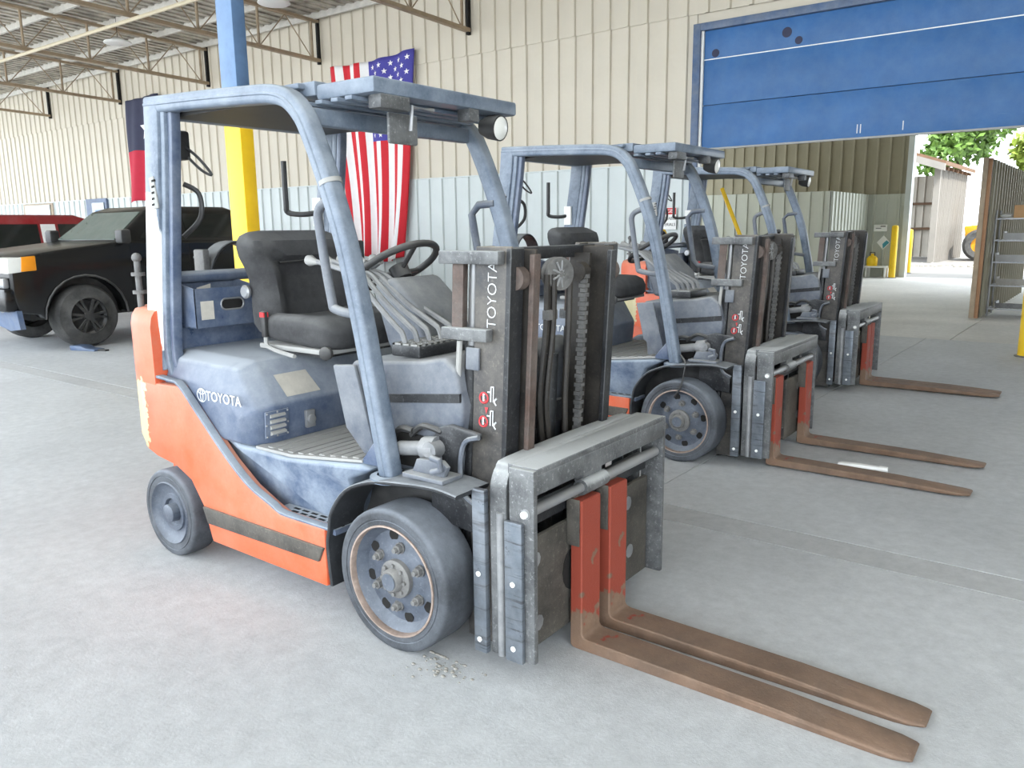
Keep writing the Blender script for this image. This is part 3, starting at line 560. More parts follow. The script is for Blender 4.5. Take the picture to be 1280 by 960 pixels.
    for k, (a, b_) in enumerate((((-.12, -.385, .70), (.0, -.40, .76)), ((-.10, -.39, .64), (.05, -.395, .68)), ((-.02, -.385, .74), (.12, -.385, .77)))): MB().tube(smooth_path([a, ((a[0] + b_[0]) / 2, -.40, (a[2] + b_[2]) / 2 + .03), b_], 4), .011, 7).build('hydraulic_hose', 'blackplastic', F)
    MB().box(.04, .22, -.50, -.40, .63, .645).prism([(.06, .645), (.20, .645), (.215, .68), (.19, .70), (.08, .69)], -.47, -.45, 'y').tube([(.17, -.495, .665), (.21, -.495, .68), (.205, -.495, .71), (.17, -.495, .715)], .012, 8).build('tow_lug', 'cowl', F, bevel=.004)
    # wheels
    both(lambda s: wheel(F, 0, s, .256, .535, .178, .195, 'drive_wheel', True)); both(lambda s: wheel(F, -1.415, s, .200, .516, .127, .140, 'steer_wheel', False))
    MB().cyl((0, -.40, .256), (0, .40, .256), .09, 16).build('front_axle', 'blackmetal', F); MB().cyl((-1.415, -.42, .2), (-1.415, .42, .2), .05, 12).build('rear_axle', 'blackmetal', F)
    # mast
    def rail(s):
        o = MB().box(.185, .325, s * .318, s * .333, .03, 1.385, m=T).box(.185, .205, s * .255, s * .32, .03, 1.385, m=T).build('mast_rail', 'mastplate', F, bevel=.003, seg=1)
        MB().box(.307, .327, s * .262, s * .334, .03, 1.38, m=T).build('rail_flange', 'blackmetal', o, bevel=.003, seg=1)
        i = MB().box(.205, .36, s * .235, s * .250, .06, 1.375, m=T).box(.205, .225, s * .235, s * .31, .06, 1.375, m=T).build('inner_rail', 'dirtrail', F, bevel=.003, seg=1)
        MB().box(.345, .364, s * .222, s * .262, .06, 1.36, m=T).build('rail_strip', 'rustrail' if s < 0 else 'blackmetal', i, bevel=.003, seg=1)
        MB().box(.215, .30, s * .178, s * .19, .06, 1.35, m=T).build('inner_web', 'dirtrail', F) if s > 0 else None
        MB().cyl(T((.318, s * .305, 1.285)), T((.318, s * .268, 1.285)), .038, 20).build('mast_roller', 'rustrail', F)
        # pivot bracket plate behind the rail foot
        MB().prism([(.07, .55), (.08, .74), (.11, .785), (.16, .80), (.28, .785), (.285, .765), (.22, .74), (.20, .69), (.20, .60), (.22, .56), (.27, .53), (.27, .44), (.07, .46)], s * .366, s * .392, 'y').build('pivot_bracket', 'blackmetal', F, bevel=.005)
        MB().tube(smooth_path([(.285, s * .39, .775), (.23, s * .39, .755), (.208, s * .39, .70), (.205, s * .39, .61), (.225, s * .39, .565), (.275, s * .39, .54)], 4), .009, 6).build('weld_bead', 'cowl', F)
        MB().cyl(T((.155, s * .30, .10)), T((.155, s * .30, 1.06)), .027, 16).build('lift_cylinder', 'blackmetal', F); MB().cyl(T((.155, s * .30, 1.06)), T((.155, s * .30, 1.36)), .017, 14).build('piston_rod', 'chrome', F)
        MB().box(.06, .305, s * .336, s * .372, 1.330, 1.372, m=T).build('mast_bracket', 'carrmetal', F, bevel=.004); MB().box(.075, .265, s * .336, s * .372, 1.085, 1.125, m=T).build('mast_bracket', 'carrmetal', F, bevel=.004)
        MB().box(.115, .135, s * .31, s * .35, 1.12, 1.335, m=T).box(.105, .150, s * .345, s * .352, 1.12, 1.335, m=T).build('bracket_plate', 'rustrail', F)
        MB().box(.16, .215, s * .334, s * .345, .985, 1.06, m=T).build('valve_plate', 'cowl', F, bevel=.004)
        MB().tube([T((.135, s * .345, 1.08)), T((.130, s * .345, .95)), T((.145, s * .345, .85)), T((.15, s * .345, .76))], .010, 8).build('hose_pipe', 'greyplastic', F)
    both(rail)
    MB().box(.19, .235, -.32, .32, 1.335, 1.378, m=T).build('top_tie_beam', 'blackmetal', F, bevel=.003); MB().box(.19, .235, -.32, .32, .20, .40, m=T).build('lower_tie_beam', 'blackmetal', F); MB().cyl(T((.20, -.25, 1.28)), T((.20, .25, 1.28)), .02, 12).build('tie_rod', 'blackmetal', F)
    MB().box(.19, .215, -.32, .32, .72, .80, m=T).build('middle_tie_beam', 'blackmetal', F)
    MB().cyl(T((.24, .03, .12)), T((.24, .03, 1.0)), .034, 16).build('centre_cylinder', 'blackmetal', F); MB().cyl(T((.24, .03, 1.0)), T((.24, .03, 1.24)), .020, 14).build('centre_piston', 'dirtrail', F)
    pu = MB().lathe([(.012, -.02), (.05, -.018), (.056, -.02), (.058, -.012), (.050, -.006), (.050, .006), (.058, .012), (.056, .02), (.012, .02)], (0, 0, 0), (1, -.35, 0), 28).mesh('hose_pulley', 'hub')
    po = link('hose_pulley', pu, F, (.345, -.02, 1.285))
    for k in range(9):
        a = 2 * PI * k / 9; MB().tube([(.021, -.007 + .012 * math.cos(a), .012 * math.sin(a)), (.019, -.007 + .046 * math.cos(a), .046 * math.sin(a))], .004, 5).build('pulley_spoke', 'rodgrey', po)
    for k, (y, x) in enumerate(((-.075, .30), (-.055, .315), (.045, .315), (.065, .30))):
        MB().tube(smooth_path([(x + .04, y, 1.285), (x + .035, y, 1.10), (x + .02, y - .02 * (y < 0), .85), (x + .01, y + .015, .65), (x, y + .01, .45)], 4), .011, 7).build('mast_hose', 'dirtrail', F)
    MB().box(.325, .355, -.085, -.03, 1.13, 1.165).build('hose_clamp', 'hub', F, bevel=.004)
    ch = MB()
    for k in range(52):
        z = .42 + k * .0165; ch.box((.296 if k % 2 else .300), (.326 if k % 2 else .322), (.118 if k % 2 else .122), (.142 if k % 2 else .138), z, z + .0145, m=T)
    ch.build('lift_chain', 'hub', F, smooth=False)
    MB().cyl(T((.29, .112, 1.285)), T((.29, .15, 1.285)), .034, 20).build('chain_sheave', 'dirtrail', F)
    # decals on the near rail
    rot = (PI / 2, -PI / 2 + .05, 0)
    def rail_at(x, z, y=-.3345): return T((x, y, z))
    lt = link('lettering', text_mesh('lettering', 'TOYOTA', .052, 'decalwhite', .0008, -.0008), F, rail_at(.258, 1.232), rot)
    dc = MB(); dr = MB()
    for k, z in enumerate((.895, .815)):
        dr.tube([rail_at(.232 + .017 * math.cos(a), z + .017 * math.sin(a)) for a in [2 * PI * i / 20 for i in range(20)]], .0035, 4, closed=True)
        dr.tube([rail_at(.222, z + .012), rail_at(.243, z - .012)], .002, 4)
        dc.box(.229, .235, -.3365, -.3345, z - .010, z + .008, m=T).ball(rail_at(.232, z + .012), .004, 6, 5)
        dc.box(.260, .264, -.3365, -.3345, z - .010, z + .040, m=T).box(.248, .262, -.3365, -.3345, z + .020, z + .024, m=T).box(.262, .274, -.3365, -.3345, z + .038, z + .042, m=T).box(.271, .274, -.3365, -.3345, z - .01, z + .04, m=T)
        dc.tube([rail_at(.285, z + .004), rail_at(.277, z - .004), rail_at(.277, z - .012), rail_at(.284, z - .02)], .003, 4)
    dr.add([rail_at(.238, .865, -.336), rail_at(.252, .865, -.336), rail_at(.245, .842, -.336)], [(0, 1, 2)])
    dc.build('warning_pictogram', 'decalwhite', F); dr.build('warning_ring', 'decalred', F)
    # carriage: rear frame, front frame
    ca = MB().box(.30, .33, -.30, .30, .18, .30).box(.30, .33, -.30, .30, .42, .54)
    CA = ca.build('carriage', 'blackmetal', F)
    lp_ = smooth_path([(.395, -.425, .07), (.395, -.425, .40), (.395, -.425, .60), (.395, -.418, .655), (.395, -.395, .69), (.395, -.35, .705), (.395, 0, .71), (.395, .37, .705), (.395, .415, .69), (.395, .438, .655), (.395, .445, .60), (.395, .445, .07)], 3)
    MB().sweep(lp_, rrect(.012, .033, .005, 2), (1, 0, 0)).build('backrest_frame', 'carrmetal', CA)
    for y0, s in ((-.44, -1), (.46, 1)):
        MB().box(.30, .352, y0 - .012, y0 + .012, .062, .625).build('wear_strip', 'bare', CA, bevel=.004); MB().cyl((.405, y0 + .005, .07), (.405, y0 + .005, .56), .014, 12).build('guide_rod', 'rodgrey', CA)
        ep = MB().box(.44, .535, y0 + .002 if s < 0 else y0 - .022, y0 + .024 if s < 0 else y0, .075, .715).build('end_plate', 'carrmetal', CA, bevel=.004)
        MB().box(.432, .50, y0 - .016 if s < 0 else y0, y0 + .002 if s < 0 else y0 + .018, .072, .545).build('wear_strip', 'bare', CA, bevel=.004)
        for x, z in ((.326, .34), (.326, .11), (.466, .34), (.466, .12)):
            yy = y0 - s * -.014 if x < .4 else y0 + s * .017
            MB().lathe([(.009, 0), (.009, .004), (.006, .006), (.001, .006)], (x, yy, z), (0, s, 0), 12).build('bolt_head', 'white', CA)
    MB().box(.44, .535, -.418, .44, .695, .72).build('top_beam', 'carrmetal', CA, bevel=.005); MB().box(.515, .535, -.418, .44, .635, .70).build('beam_face', 'carrmetal', CA, bevel=.003)
    MB().box(.42, .445, -.415, .435, .62, .72).build('beam_back', 'carrmetal', CA, bevel=.003)
    MB().cyl((.505, -.44, .575), (.505, -.10, .575), .017, 16).cyl((.505, .02, .575), (.505, .43, .575), .019, 16).build('positioner_rod', 'chrome', CA)
    MB().cyl((.505, -.12, .575), (.505, .03, .575), .028, 18).box(.47, .505, -.10, .02, .55, .64).build('positioner_cylinder', 'carrmetal', CA)
    MB().lathe([(.012, 0), (.012, .01), (.008, .014), (.001, .014)], (.505, -.442, .575), (0, -1, 0), 14).build('rod_end', 'white', CA)
    MB().box(.43, .465, -.40, .43, .50, .56).build('guide_bar', 'blackmetal', CA)
    holes = [(-.13 + .055 * math.cos(a), .28 + .075 * math.sin(a)) for a in [2 * PI * k / 14 for k in range(14)]]
    MB().box(.455, .475, -.412, -.03, .08, .46).build('fork_plate', 'plate', CA, bevel=.003); MB().box(.455, .475, .03, .43, .08, .47).build('fork_plate', 'plate', CA, bevel=.003); MB().box(.45, .47, -.05, .05, .10, .16).build('lower_bar', 'blackmetal', CA)
    MB().prism(holes, .4745, .477, 'x').build('plate_opening', 'darkgap', CA)
    for y, z in ((-.345, .385), (-.33, .16), (.27, .40), (.29, .20)): MB().lathe([(.028, 0), (.028, .001), (.001, .0012)], (.4755, y, z), (1, 0, 0), 9).build('weld_spot', 'rodgrey', CA)
    # forks
    fk = [(.488, .012), (.495, .004), (.51, .0), (1.50, .0), (1.575, .006), (1.585, .012), (1.575, .018), (1.2, .034), (.56, .044), (.543, .048), (.536, .06), (.535, .54), (.49, .54)]
    for y0 in (-.098, .098):
        b = MB(); secs = []
        n = len(fk)
        for yy, sh in ((-.061, 0), (-.050, 1), (.050, 1), (.061, 0)):
            secs.append([((x if (x < 1.45) else (x if sh else x - (x - 1.50) * .55)), yy, z) for x, z in fk])
        b.loft(secs); o = b.build('fork', 'fork', F, bevel=.004, seg=1); o.location = (0, y0 + (.006 if y0 < 0 else .0), 0); o.rotation_euler = (0, 0, -.008)
        MB().box(.455, .495, -.05, .05, .50, .56).box(.478, .528, -.069, -.0615, .38, .545).build('fork_hook', 'plate', o, bevel=.003)
    return F
F1 = make_forklift()
F2 = copy_tree(F1); F3 = copy_tree(F1)
F1.location = (0, 0, 0); F1.rotation_euler = (0, 0, .0116)
F2.location = (-.2265, 2.6575, 0); F2.rotation_euler = (0, 0, .0235)
F3.location = (-.4255, 5.2423, 0); F3.rotation_euler = (0, 0, .0322)
for f_, lb in ((F1, 'nearest orange and slate blue forklift with rusty forks pushed close together'), (F2, 'middle forklift of the row, its rusty forks set wide apart'), (F3, 'farthest forklift of the row, standing near the blue overhead door')): tag(f_, lb, 'forklift', 'forklifts parked in a row')
MB().tube(smooth_path([(-.02, -.47, .66), (.03, -.515, .63), (.035, -.53, .58), (.02, -.545, .48), (-.02, -.55, .41)], 5), .006, 6).build('dangling_cable', 'blackplastic', F2)
plain = None
for f_, ys, cs in ((F2, (-.265, .345), .02), (F3, (.06, .20), .05)):
    fo = [c for c in f_.children if c.name.startswith('fork') and not c.name.startswith('forklift')]
    for c, y in zip(fo, ys): c.location.y = y; c.location.z = .012
    for c in f_.children:
        if c.name.startswith('carriage'): c.location.y = cs
        if c.name.startswith('rear_pillar') and c.data.materials[0].name == 'guard_white_patch':
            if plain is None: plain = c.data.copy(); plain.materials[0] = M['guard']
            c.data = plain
# ================================================================== OTHER THINGS
# --- flags
def flag(name, label, W0, W1, H, cell, mats, loc, waves, sag=0.):
    nx, nz = 39, 48; b = MB()
    def pt(i, j):
        u = i / nx; v = j / nz; wd = W0 + (W1 - W0) * v; x = (u - .5) * wd + .12 * v * math.sin(v * 3)
        y = -.04 - (.03 + .07 * v) * (1 + math.sin(u * waves * 2 * PI + 1.3 * v)) * .9 - .02 * math.sin(u * 23 + v * 5)
        z = -v * H - sag * math.sin(PI * u) * (1 - v) + .06 * math.sin(u * 7) * v + .05 * (u - .5) * (1 - v)
        return (x, y, z)
    vs = [pt(i, j) for j in range(nz + 1) for i in range(nx + 1)]
    for j in range(nz):
        for i in range(nx):
            a = j * (nx + 1) + i
            b.f.append((a, a + 1, a + nx + 2, a + nx + 1)); b.mi.append(cell((i + .5) / nx, (j + .5) / nz))
    b.v = vs; o = b.build(name, mats); o.location = loc; md = o.modifiers.new('t', 'SOLIDIFY'); md.thickness = .006
    return o, pt, nx, nz
def uscell(u, v):
    if u > 6 / 13 and v < .40: return 2
    return 0 if int(u * 13) % 2 == 0 else 1
us, pt, nx, nz = flag('flag', '', 2.28, 1.35, 3.72, uscell, ['flagred', 'flagwhite', 'flagblue'], (-9.88, 8.86, 4.60), 3.5, .05)
tag(us, 'striped red and white flag with starry blue corner hanging on the wall', 'flag')
sb = MB()
for r in range(11):
    for c in range(9):
        if (r + c) % 2: continue
        u0 = 6 / 13 + (c + 1) / 10 * 7 / 13; v0 = .40 * (r + 1) / 12
        p = pt(u0 * nx, v0 * nz); R1, R2 = .055, .022
        pts = []
        for k in range(10):
            rr = R1 if k % 2 == 0 else R2; a = PI / 2 + k * PI / 5
            uu = u0 + rr * math.cos(a) / 2.1; vv = v0 - rr * math.sin(a) / 3.72
            q = pt(uu * nx, vv * nz); pts.append((q[0], q[1] - .012, q[2]))
        sb.add(pts, [tuple(range(10))])
sb.build('stars', 'flagwhite', us, smooth=False)
def txcell(u, v): return 0 if v < .5 else 1
tx, pt2, a_, b_ = flag('flag', '', 1.55, 1.45, 2.55, txcell, ['navy', 'flagred2'], (-18.15, 8.86, 4.73), 1.5)
tag(tx, 'dark blue and red flag with white star on the wall above the pickup', 'flag')
st = MB(); st.add([(.02 + (.30 if k % 2 == 0 else .12) * math.cos(PI / 2 + k * PI / 5), -.20, -.78 + (.30 if k % 2 == 0 else .12) * math.sin(PI / 2 + k * PI / 5)) for k in range(10)], [tuple(range(10))]); so = st.build('star', 'flagwhite', tx, smooth=False); so.location.x = .36
# --- safety sign on back wall
sg = MB().box(-.30, .02, -.012, 0, -.16, .16).build('safety_sign', 'white'); sg.location = (-3.56, 8.855, 1.55); tag(sg, 'white safety sign with red header on the wall beside the doorway', 'sign')
MB().box(-.295, .015, -.014, -.010, .06, .155).build('header', 'red', sg)
for t_, z_, s_, m_ in (('DANGER', .108, .072, 'white'), ('FLAMMABLE', .0, .06, 'blackplastic'), ('MATERIALS', -.09, .06, 'blackplastic')):
    link('lettering', text_mesh('lettering', t_, s_, m_, .001), sg, (-.14, -.016, z_), (PI / 2, 0, 0))
yc = thing('yellow_beacon', 'small rounded yellow beacon on a stand between the two rear forklifts', 'beacon', (-3.52, 8.35, 1.0))
MB().lathe([(.01, .40), (.05, .39), (.075, .34), (.08, .27), (.085, .22), (.04, .20)], (0, 0, 0), (0, 0, 1), 16).build('dome', 'yellow', yc); MB().cyl((0, 0, -1.0), (0, 0, .21), .025, 8).build('stand', 'yellow', yc); MB().lathe([(.16, -1.0), (.16, -.98), (.03, -.96)], (0, 0, 0), (0, 0, 1), 16).build('foot', 'yellow', yc)
yp = MB().tube([(-3.42, 10.2, 2.02), (-2.76, 10.2, .55), (-2.52, 10.2, .03)], .032, 10).build('yellow_pole', 'yellow'); tag(yp, 'slanting yellow pole leaning behind the last forklift', 'pole')
# --- far wall signs, bench, can
ds = thing('hazard_sign', 'white and blue diamond sign on the far wall', 'sign', (-3.56, 21.60, .93))
MB().add([(-.17, 0, 0), (0, 0, -.19), (.17, 0, 0), (0, 0, .19), (-.17, -.012, 0), (0, -.012, -.19), (.17, -.012, 0), (0, -.012, .19)], [(0, 1, 2, 3), (4, 7, 6, 5), (0, 4, 5, 1), (1, 5, 6, 2), (2, 6, 7, 3), (3, 7, 4, 0)]).build('plate', 'white', ds)
MB().add([(.0, -.015, -.17), (.155, -.015, 0), (.08, -.015, .06), (-.02, -.015, -.04)], [(0, 1, 2, 3)]).build('blue_field', 'decalblue', ds)
nsg = thing('notice_sign', 'small white notice above the diamond sign', 'sign', (-3.66, 21.60, 1.32))
MB().box(-.17, .17, -.012, 0, -.09, .09).build('plate', 'white', nsg); MB().box(-.12, .02, -.014, -.01, -.02, .0).box(.0, .13, -.014, -.01, .03, .06).build('print', 'hub', nsg)
be = thing('bench', 'small white bench against the far wall', 'bench', (-3.60, 21.2, 0))
MB().box(-.26, .30, -.2, .2, .27, .31).build('bench_top', 'white', be)
for x in (-.22, .26): MB().box(x - .02, x + .02, -.18, .18, 0, .27).build('leg', 'white', be)
gc = thing('gas_can', 'small yellow can standing on the white bench', 'can', (-3.72, 21.2, .31))
MB().lathe([(.02, 0), (.13, 0), (.14, .04), (.14, .2), (.09, .26), (.04, .28), (.04, .33), (.01, .33)], (0, 0, 0), (0, 0, 1), 16).build('can_body', 'yellow', gc); MB().tube([(-.06, 0, .26), (-.06, 0, .36), (.06, 0, .36), (.06, 0, .26)], .014, 6).build('handle', 'blackplastic', gc)
def bollard(x, y, h, r, lb):
    t = thing('bollard', lb, 'bollard', (x, y, 0), group='yellow safety posts')
    MB().lathe([(r, 0), (r, h - .04), (r * .8, h), (.005, h + .015)], (0, 0, 0), (0, 0, 1), 20).build('post', 'yellow', t); MB().lathe([(r * 1.35, 0), (r * 1.35, .012), (r, .014)], (0, 0, 0), (0, 0, 1), 20).build('collar', 'hub', t)
bollard(-3.2, 21.2, 1.38, .085, 'yellow bollard inside the far opening against the ribbed wall')
bollard(-3.35, 23.8, 1.25, .085, 'yellow bollard standing outside the far opening')
bollard(1.10, 7.95, 1.0, .085, 'yellow bollard at the picture edge beside the doorway')
# --- wire rack with boxes
rk = thing('wire_rack', 'chrome wire shelving rack against the open door leaf', 'rack', (.42, 12.45, 0))
for sx in (-.24, .42):
    for sy in (-.24, .24): MB().cyl((sx, sy, 0), (sx, sy, 1.62), .013, 8).build('post', 'chrome', rk)
LEV = (.12, .48, .84, 1.17, 1.5)
for z in LEV:
    b = MB().box(-.24, .42, -.25, -.235, z - .02, z).box(-.24, .42, .235, .25, z - .02, z).box(-.25, -.235, -.24, .24, z - .02, z).box(.415, .43, -.24, .24, z - .02, z)
    for k in range(14): b.box(-.22 + k * .048, -.215 + k * .048, -.24, .24, z - .004, z)
    b.build('wire_shelf', 'chrome', rk, smooth=False)
for nm, x0, x1, z, h, m_, lb in (('cardboard_box', -.02, .4, 1.5, .19, 'cardboard', 'brown cardboard box on the top shelf of the wire rack'), ('plastic_bag', -.22, -.04, 1.5, .07, 'white', 'crumpled white bag on the top shelf of the wire rack'),
                             ('parts_bin', -.12, .36, 1.17, .13, 'greyplastic', 'grey bin on the second shelf of the wire rack'), ('parts_bin', -.2, .36, .84, .13, 'greyplastic', 'long grey bin on the middle shelf of the wire rack'),
                             ('parts_bin', -.16, .38, .48, .12, 'rubble', 'grey brown bin on the fourth shelf of the wire rack'), ('parts_bin', -.14, .36, .12, .1, 'hub', 'dark flat bin on the bottom shelf of the wire rack')):
    t = thing(nm, lb, 'bag' if 'bag' in nm else ('box' if 'box' in nm else 'bin'), (.42 + (x0 + x1) / 2, 12.45, z + .001))
    hw = (x1 - x0) / 2
    if nm == 'plastic_bag': MB().ball((0, 0, h / 2), (hw, .12, h / 2), 12, 6).build('bag_body', m_, t)
    elif nm == 'cardboard_box':
        MB().box(-hw, hw, -.18, .18, 0, h).build('carton', m_, t); MB().box(-hw, hw, -.03, .03, h, h + .003).build('tape', 'sticker', t)
    else:
        MB().prism([(-hw, 0), (hw, 0), (hw + .02, h), (hw, h), (hw - .015, .01), (-hw + .015, .01), (-hw, h), (-hw - .02, h)], -.17, .17, 'y').build('bin_shell', m_, t); MB().box(-hw, hw, -.175, -.165, 0, h * .8).build('front_lip', m_, t)
# --- white crumpled tube on the fork of the second machine
wt = thing('paper_tube', 'white crumpled paper lying between the wide-set rusty forks', 'paper', (.775, 2.53, .012), .15)
MB().loft([[(x, .0 + r * math.cos(a), .025 + r * .8 * math.sin(a)) for a in [2 * PI * k / 8 for k in range(8)]] for x, r in ((-.13, .018), (-.11, .026), (.0, .028), (.09, .022), (.10, .027), (.14, .024))]).build('roll', 'white', wt)
# --- pickup truck (forward = local +x, world -Y)
tr = thing('pickup_truck', 'black pickup truck with dusty windscreen parked behind the nearest forklift', 'truck', (-9.55, 2.54, 0), -PI / 2)
def wheel_arch(cx, cz, r, n=12): return [(cx + r * math.cos(PI - PI * k / n), cz + r * math.sin(PI * k / n)) for k in range(n + 1)]
A = wheel_arch(0, .40, .50); Ar = wheel_arch(-3.65, .40, .48)
side = [(-4.75, .50)] + Ar + [(-3.1, .42), (-.60, .42)] + A + [(.56, .46), (.80, .50), (.86, .70), (.86, 1.08), (.74, 1.17), (.3, 1.235), (-.55, 1.33), (-2.55, 1.30), (-2.6, 1.26), (-4.75, 1.26)]
MB().prism(side, -.94, .94, 'y').build('body', 'truckblack', tr, bevel=.05, seg=3, ang=50)
MB().box(-4.6, .6, -.72, .72, .38, .95).build('chassis', 'blackplastic', tr)
cabin = MB().loft([[(-.42, -.90, 1.28), (-.42, .90, 1.28), (-2.62, .90, 1.28), (-2.62, -.90, 1.28)], [(-.98, -.74, 1.73), (-.98, .74, 1.73), (-2.36, .74, 1.74), (-2.36, -.74, 1.74)], [(-1.15, -.66, 1.79), (-1.15, .66, 1.79), (-2.25, .66, 1.79), (-2.25, -.66, 1.79)]])
cabin.build('cab', 'truckblack', tr, bevel=.03, seg=2)
def quad(pts, off, nm, m_, par):
    c = [Vector(p) for p in pts]; n_ = (c[1] - c[0]).cross(c[3] - c[0]).normalized() * off
    q = [tuple(p + n_) for p in c] + [tuple(p - n_ * .3) for p in c]
    return MB().add(q, [(0, 1, 2, 3), (7, 6, 5, 4), (0, 4, 5, 1), (1, 5, 6, 2), (2, 6, 7, 3), (3, 7, 4, 0)]).build(nm, m_, par)
def lerp(a, b, t): return tuple(a[i] + (b[i] - a[i]) * t for i in range(3))
quad([(-.50, -.80, 1.345), (-.50, .80, 1.345), (-.95, .68, 1.705), (-.95, -.68, 1.705)], .012, 'windscreen', 'glassgreen', tr)
for s in (1, -1):
    y = lambda z: s * (.90 - (z - 1.28) / .45 * .16 + .006)
    for nm, xs in (('side_window', [(-.80, 1.36), (-1.42, 1.36), (-1.42, 1.69), (-1.10, 1.69)]), ('rear_window', [(-1.50, 1.36), (-2.30, 1.36), (-2.24, 1.69), (-1.50, 1.69)])):
        MB().add([(x, y(z), z) for x, z in xs] + [(x, y(z) - s * .02, z) for x, z in xs], [(0, 1, 2, 3), (7, 6, 5, 4), (0, 4, 5, 1), (1, 5, 6, 2), (2, 6, 7, 3), (3, 7, 4, 0)]).build(nm, 'glass', tr)
    MB().box(-.58, -.44, s * .92, s * 1.10, 1.30, 1.48).build('mirror', 'blackplastic', tr, bevel=.03)
    MB().box(-1.70, -1.52, s * .935, s * .965, 1.07, 1.10).build('door_handle', 'chrome', tr, bevel=.008)
    MB().box(-1.47, -1.465, s * .935, s * .944, .45, 1.28).box(-2.42, -2.415, s * .935, s * .944, .45, 1.28).box(-.62, -.615, s * .935, s * .944, .5, 1.28).build('door_gap', 'darkgap', tr)
    hl = MB().prism([(.60, 1.0), (.885, .97), (.875, 1.155), (.60, 1.17)], s * .50, s * .955, 'y').build('headlight', 'lampglass', tr, bevel=.015)
    MB().prism([(.56, 1.0), (.74, .99), (.72, 1.165), (.56, 1.175)], s * .90, s * .96, 'y').build('turn_signal', 'amber', hl, bevel=.01)
    MB().tube([(x, s * .95, z) for x, z in wheel_arch(0, .40, .515)], .014, 8).build('arch_lip', 'blackplastic', tr)
    MB().lathe([(.05, 0), (.11, 0), (.12, .02), (.10, .035), (.02, .03)], (.875, s * .68, .62), (1, 0, 0), 20).build('fog_lamp', 'chrome', tr)
    for ax in (0, -3.65):
        wl_ = MB().lathe([(.23, .02), (.26, .0), (.36, -.005), (.385, -.03), (.40, -.08), (.40, -.22), (.385, -.27), (.25, -.28)], (ax, s * .95, .40), (0, s, 0), 36).build('wheel', 'trucktyre', tr)
        MB().lathe([(.23, .015), (.235, -.02), (.21, -.04), (.20, -.12), (.02, -.12)], (ax, s * .95, .40), (0, s, 0), 30).build('rim', 'blackplastic', wl_)
        sp_ = MB()
        for k in range(6):
            a = 2 * PI * k / 6
            for da in (-.16, .16):
                sp_.box(.05, .222, s * .925 if s > 0 else s * .955, s * .955 if s > 0 else s * .925, -.014, .014, m=lambda v, a=a + da: (ax + v[0] * math.cos(a) - v[2] * math.sin(a), v[1], .40 + v[0] * math.sin(a) + v[2] * math.cos(a)))
        sp_.cyl((ax, s * .92, .4), (ax, s * .965, .4), .06, 16); sp_.build('spokes', 'blackplastic', wl_)
MB().box(.86, .93, -.90, .90, .80, .92).build('chrome_bumper', 'chrome', tr, bevel=.02); MB().box(.80, .95, -.94, .94, .52, .80).build('lower_bumper', 'truckblack', tr, bevel=.04)
MB().box(.86, .90, -.48, .48, .93, 1.16).build('grille', 'chrome', tr, bevel=.01)
MB().add([(.82, -.30, .52), (.84, .95, .53), (.80, .90, .30), (.78, .55, .26), (.80, .1, .34), (.80, -.2, .40), (.76, -.30, .52), (.78, .95, .53), (.74, .90, .30), (.72, .55, .26), (.74, .1, .34), (.74, -.2, .40)], [(0, 1, 2, 3, 4, 5), (11, 10, 9, 8, 7, 6)] + [(i, i + 6, (i + 1) % 6 + 6, (i + 1) % 6) for i in range(6)]).build('torn_valance', 'doorframe', tr)
wc = thing('wheel_chock', 'flat dark blue wheel chock under the pickup front tyre', 'chock', (-8.36, 2.36, 0), .3)
MB().prism([(-.2, 0), (.2, 0), (.2, .02), (.05, .03), (-.02, .06), (-.2, .06)], -.08, .08, 'y').build('chock_body', 'doorframe', wc, bevel=.006); MB().box(.2, .32, -.03, .03, 0, .02).build('tongue', 'blackplastic', wc)
# --- red van behind the pickup
rv = thing('red_van', 'red vehicle with white door pillar parked behind the black pickup', 'van', (-14.6, 4.3, 0), PI / 2)
MB().prism([(1.9, .45), (2.3, .5), (2.3, .95), (1.5, 1.10), (-2.4, 1.10), (-2.5, .9), (-2.4, .45)], -.95, .95, 'y').build('body', 'redcar', rv, bevel=.06, seg=3)
MB().loft([[(1.55, -.93, 1.08), (1.55, .93, 1.08), (-2.45, .93, 1.08), (-2.45, -.93, 1.08)], [(.85, -.80, 1.68), (.85, .80, 1.68), (-2.3, .80, 1.70), (-2.3, -.80, 1.70)], [(.6, -.72, 1.77), (.6, .72, 1.77), (-2.1, .72, 1.77), (-2.1, -.72, 1.77)]]).build('cabin', 'redcar', rv, bevel=.05)
for s in (1, -1):
    y = lambda z: s * (.93 - (z - 1.08) / .6 * .13 + .008)
    for x0, x1, m_, nm in ((.9, .25, 'glass', 'window'), (.2, -.05, 'white', 'pillar'), (-.1, -.95, 'glass', 'window'), (-1.05, -2.2, 'glass', 'window')):
        xs = [(x0, 1.16), (x1, 1.16), (x1, 1.60), (x0, 1.60)]
        MB().add([(x, y(z), z) for x, z in xs] + [(x, y(z) - s * .03, z) for x, z in xs], [(0, 1, 2, 3), (7, 6, 5, 4), (0, 4, 5, 1), (1, 5, 6, 2), (2, 6, 7, 3), (3, 7, 4, 0)]).build(nm, m_, rv)
    for ax in (1.45, -1.5): MB().lathe([(.02, .01), (.2, .0), (.33, 0), (.35, -.04), (.35, -.2), (.2, -.22)], (ax, s * .93, .35), (0, s, 0), 24).build('wheel', 'trucktyre', rv)
quad([(1.50, -.80, 1.15), (1.50, .80, 1.15), (.92, .70, 1.63), (.92, -.70, 1.63)], .012, 'windscreen', 'glass', rv)
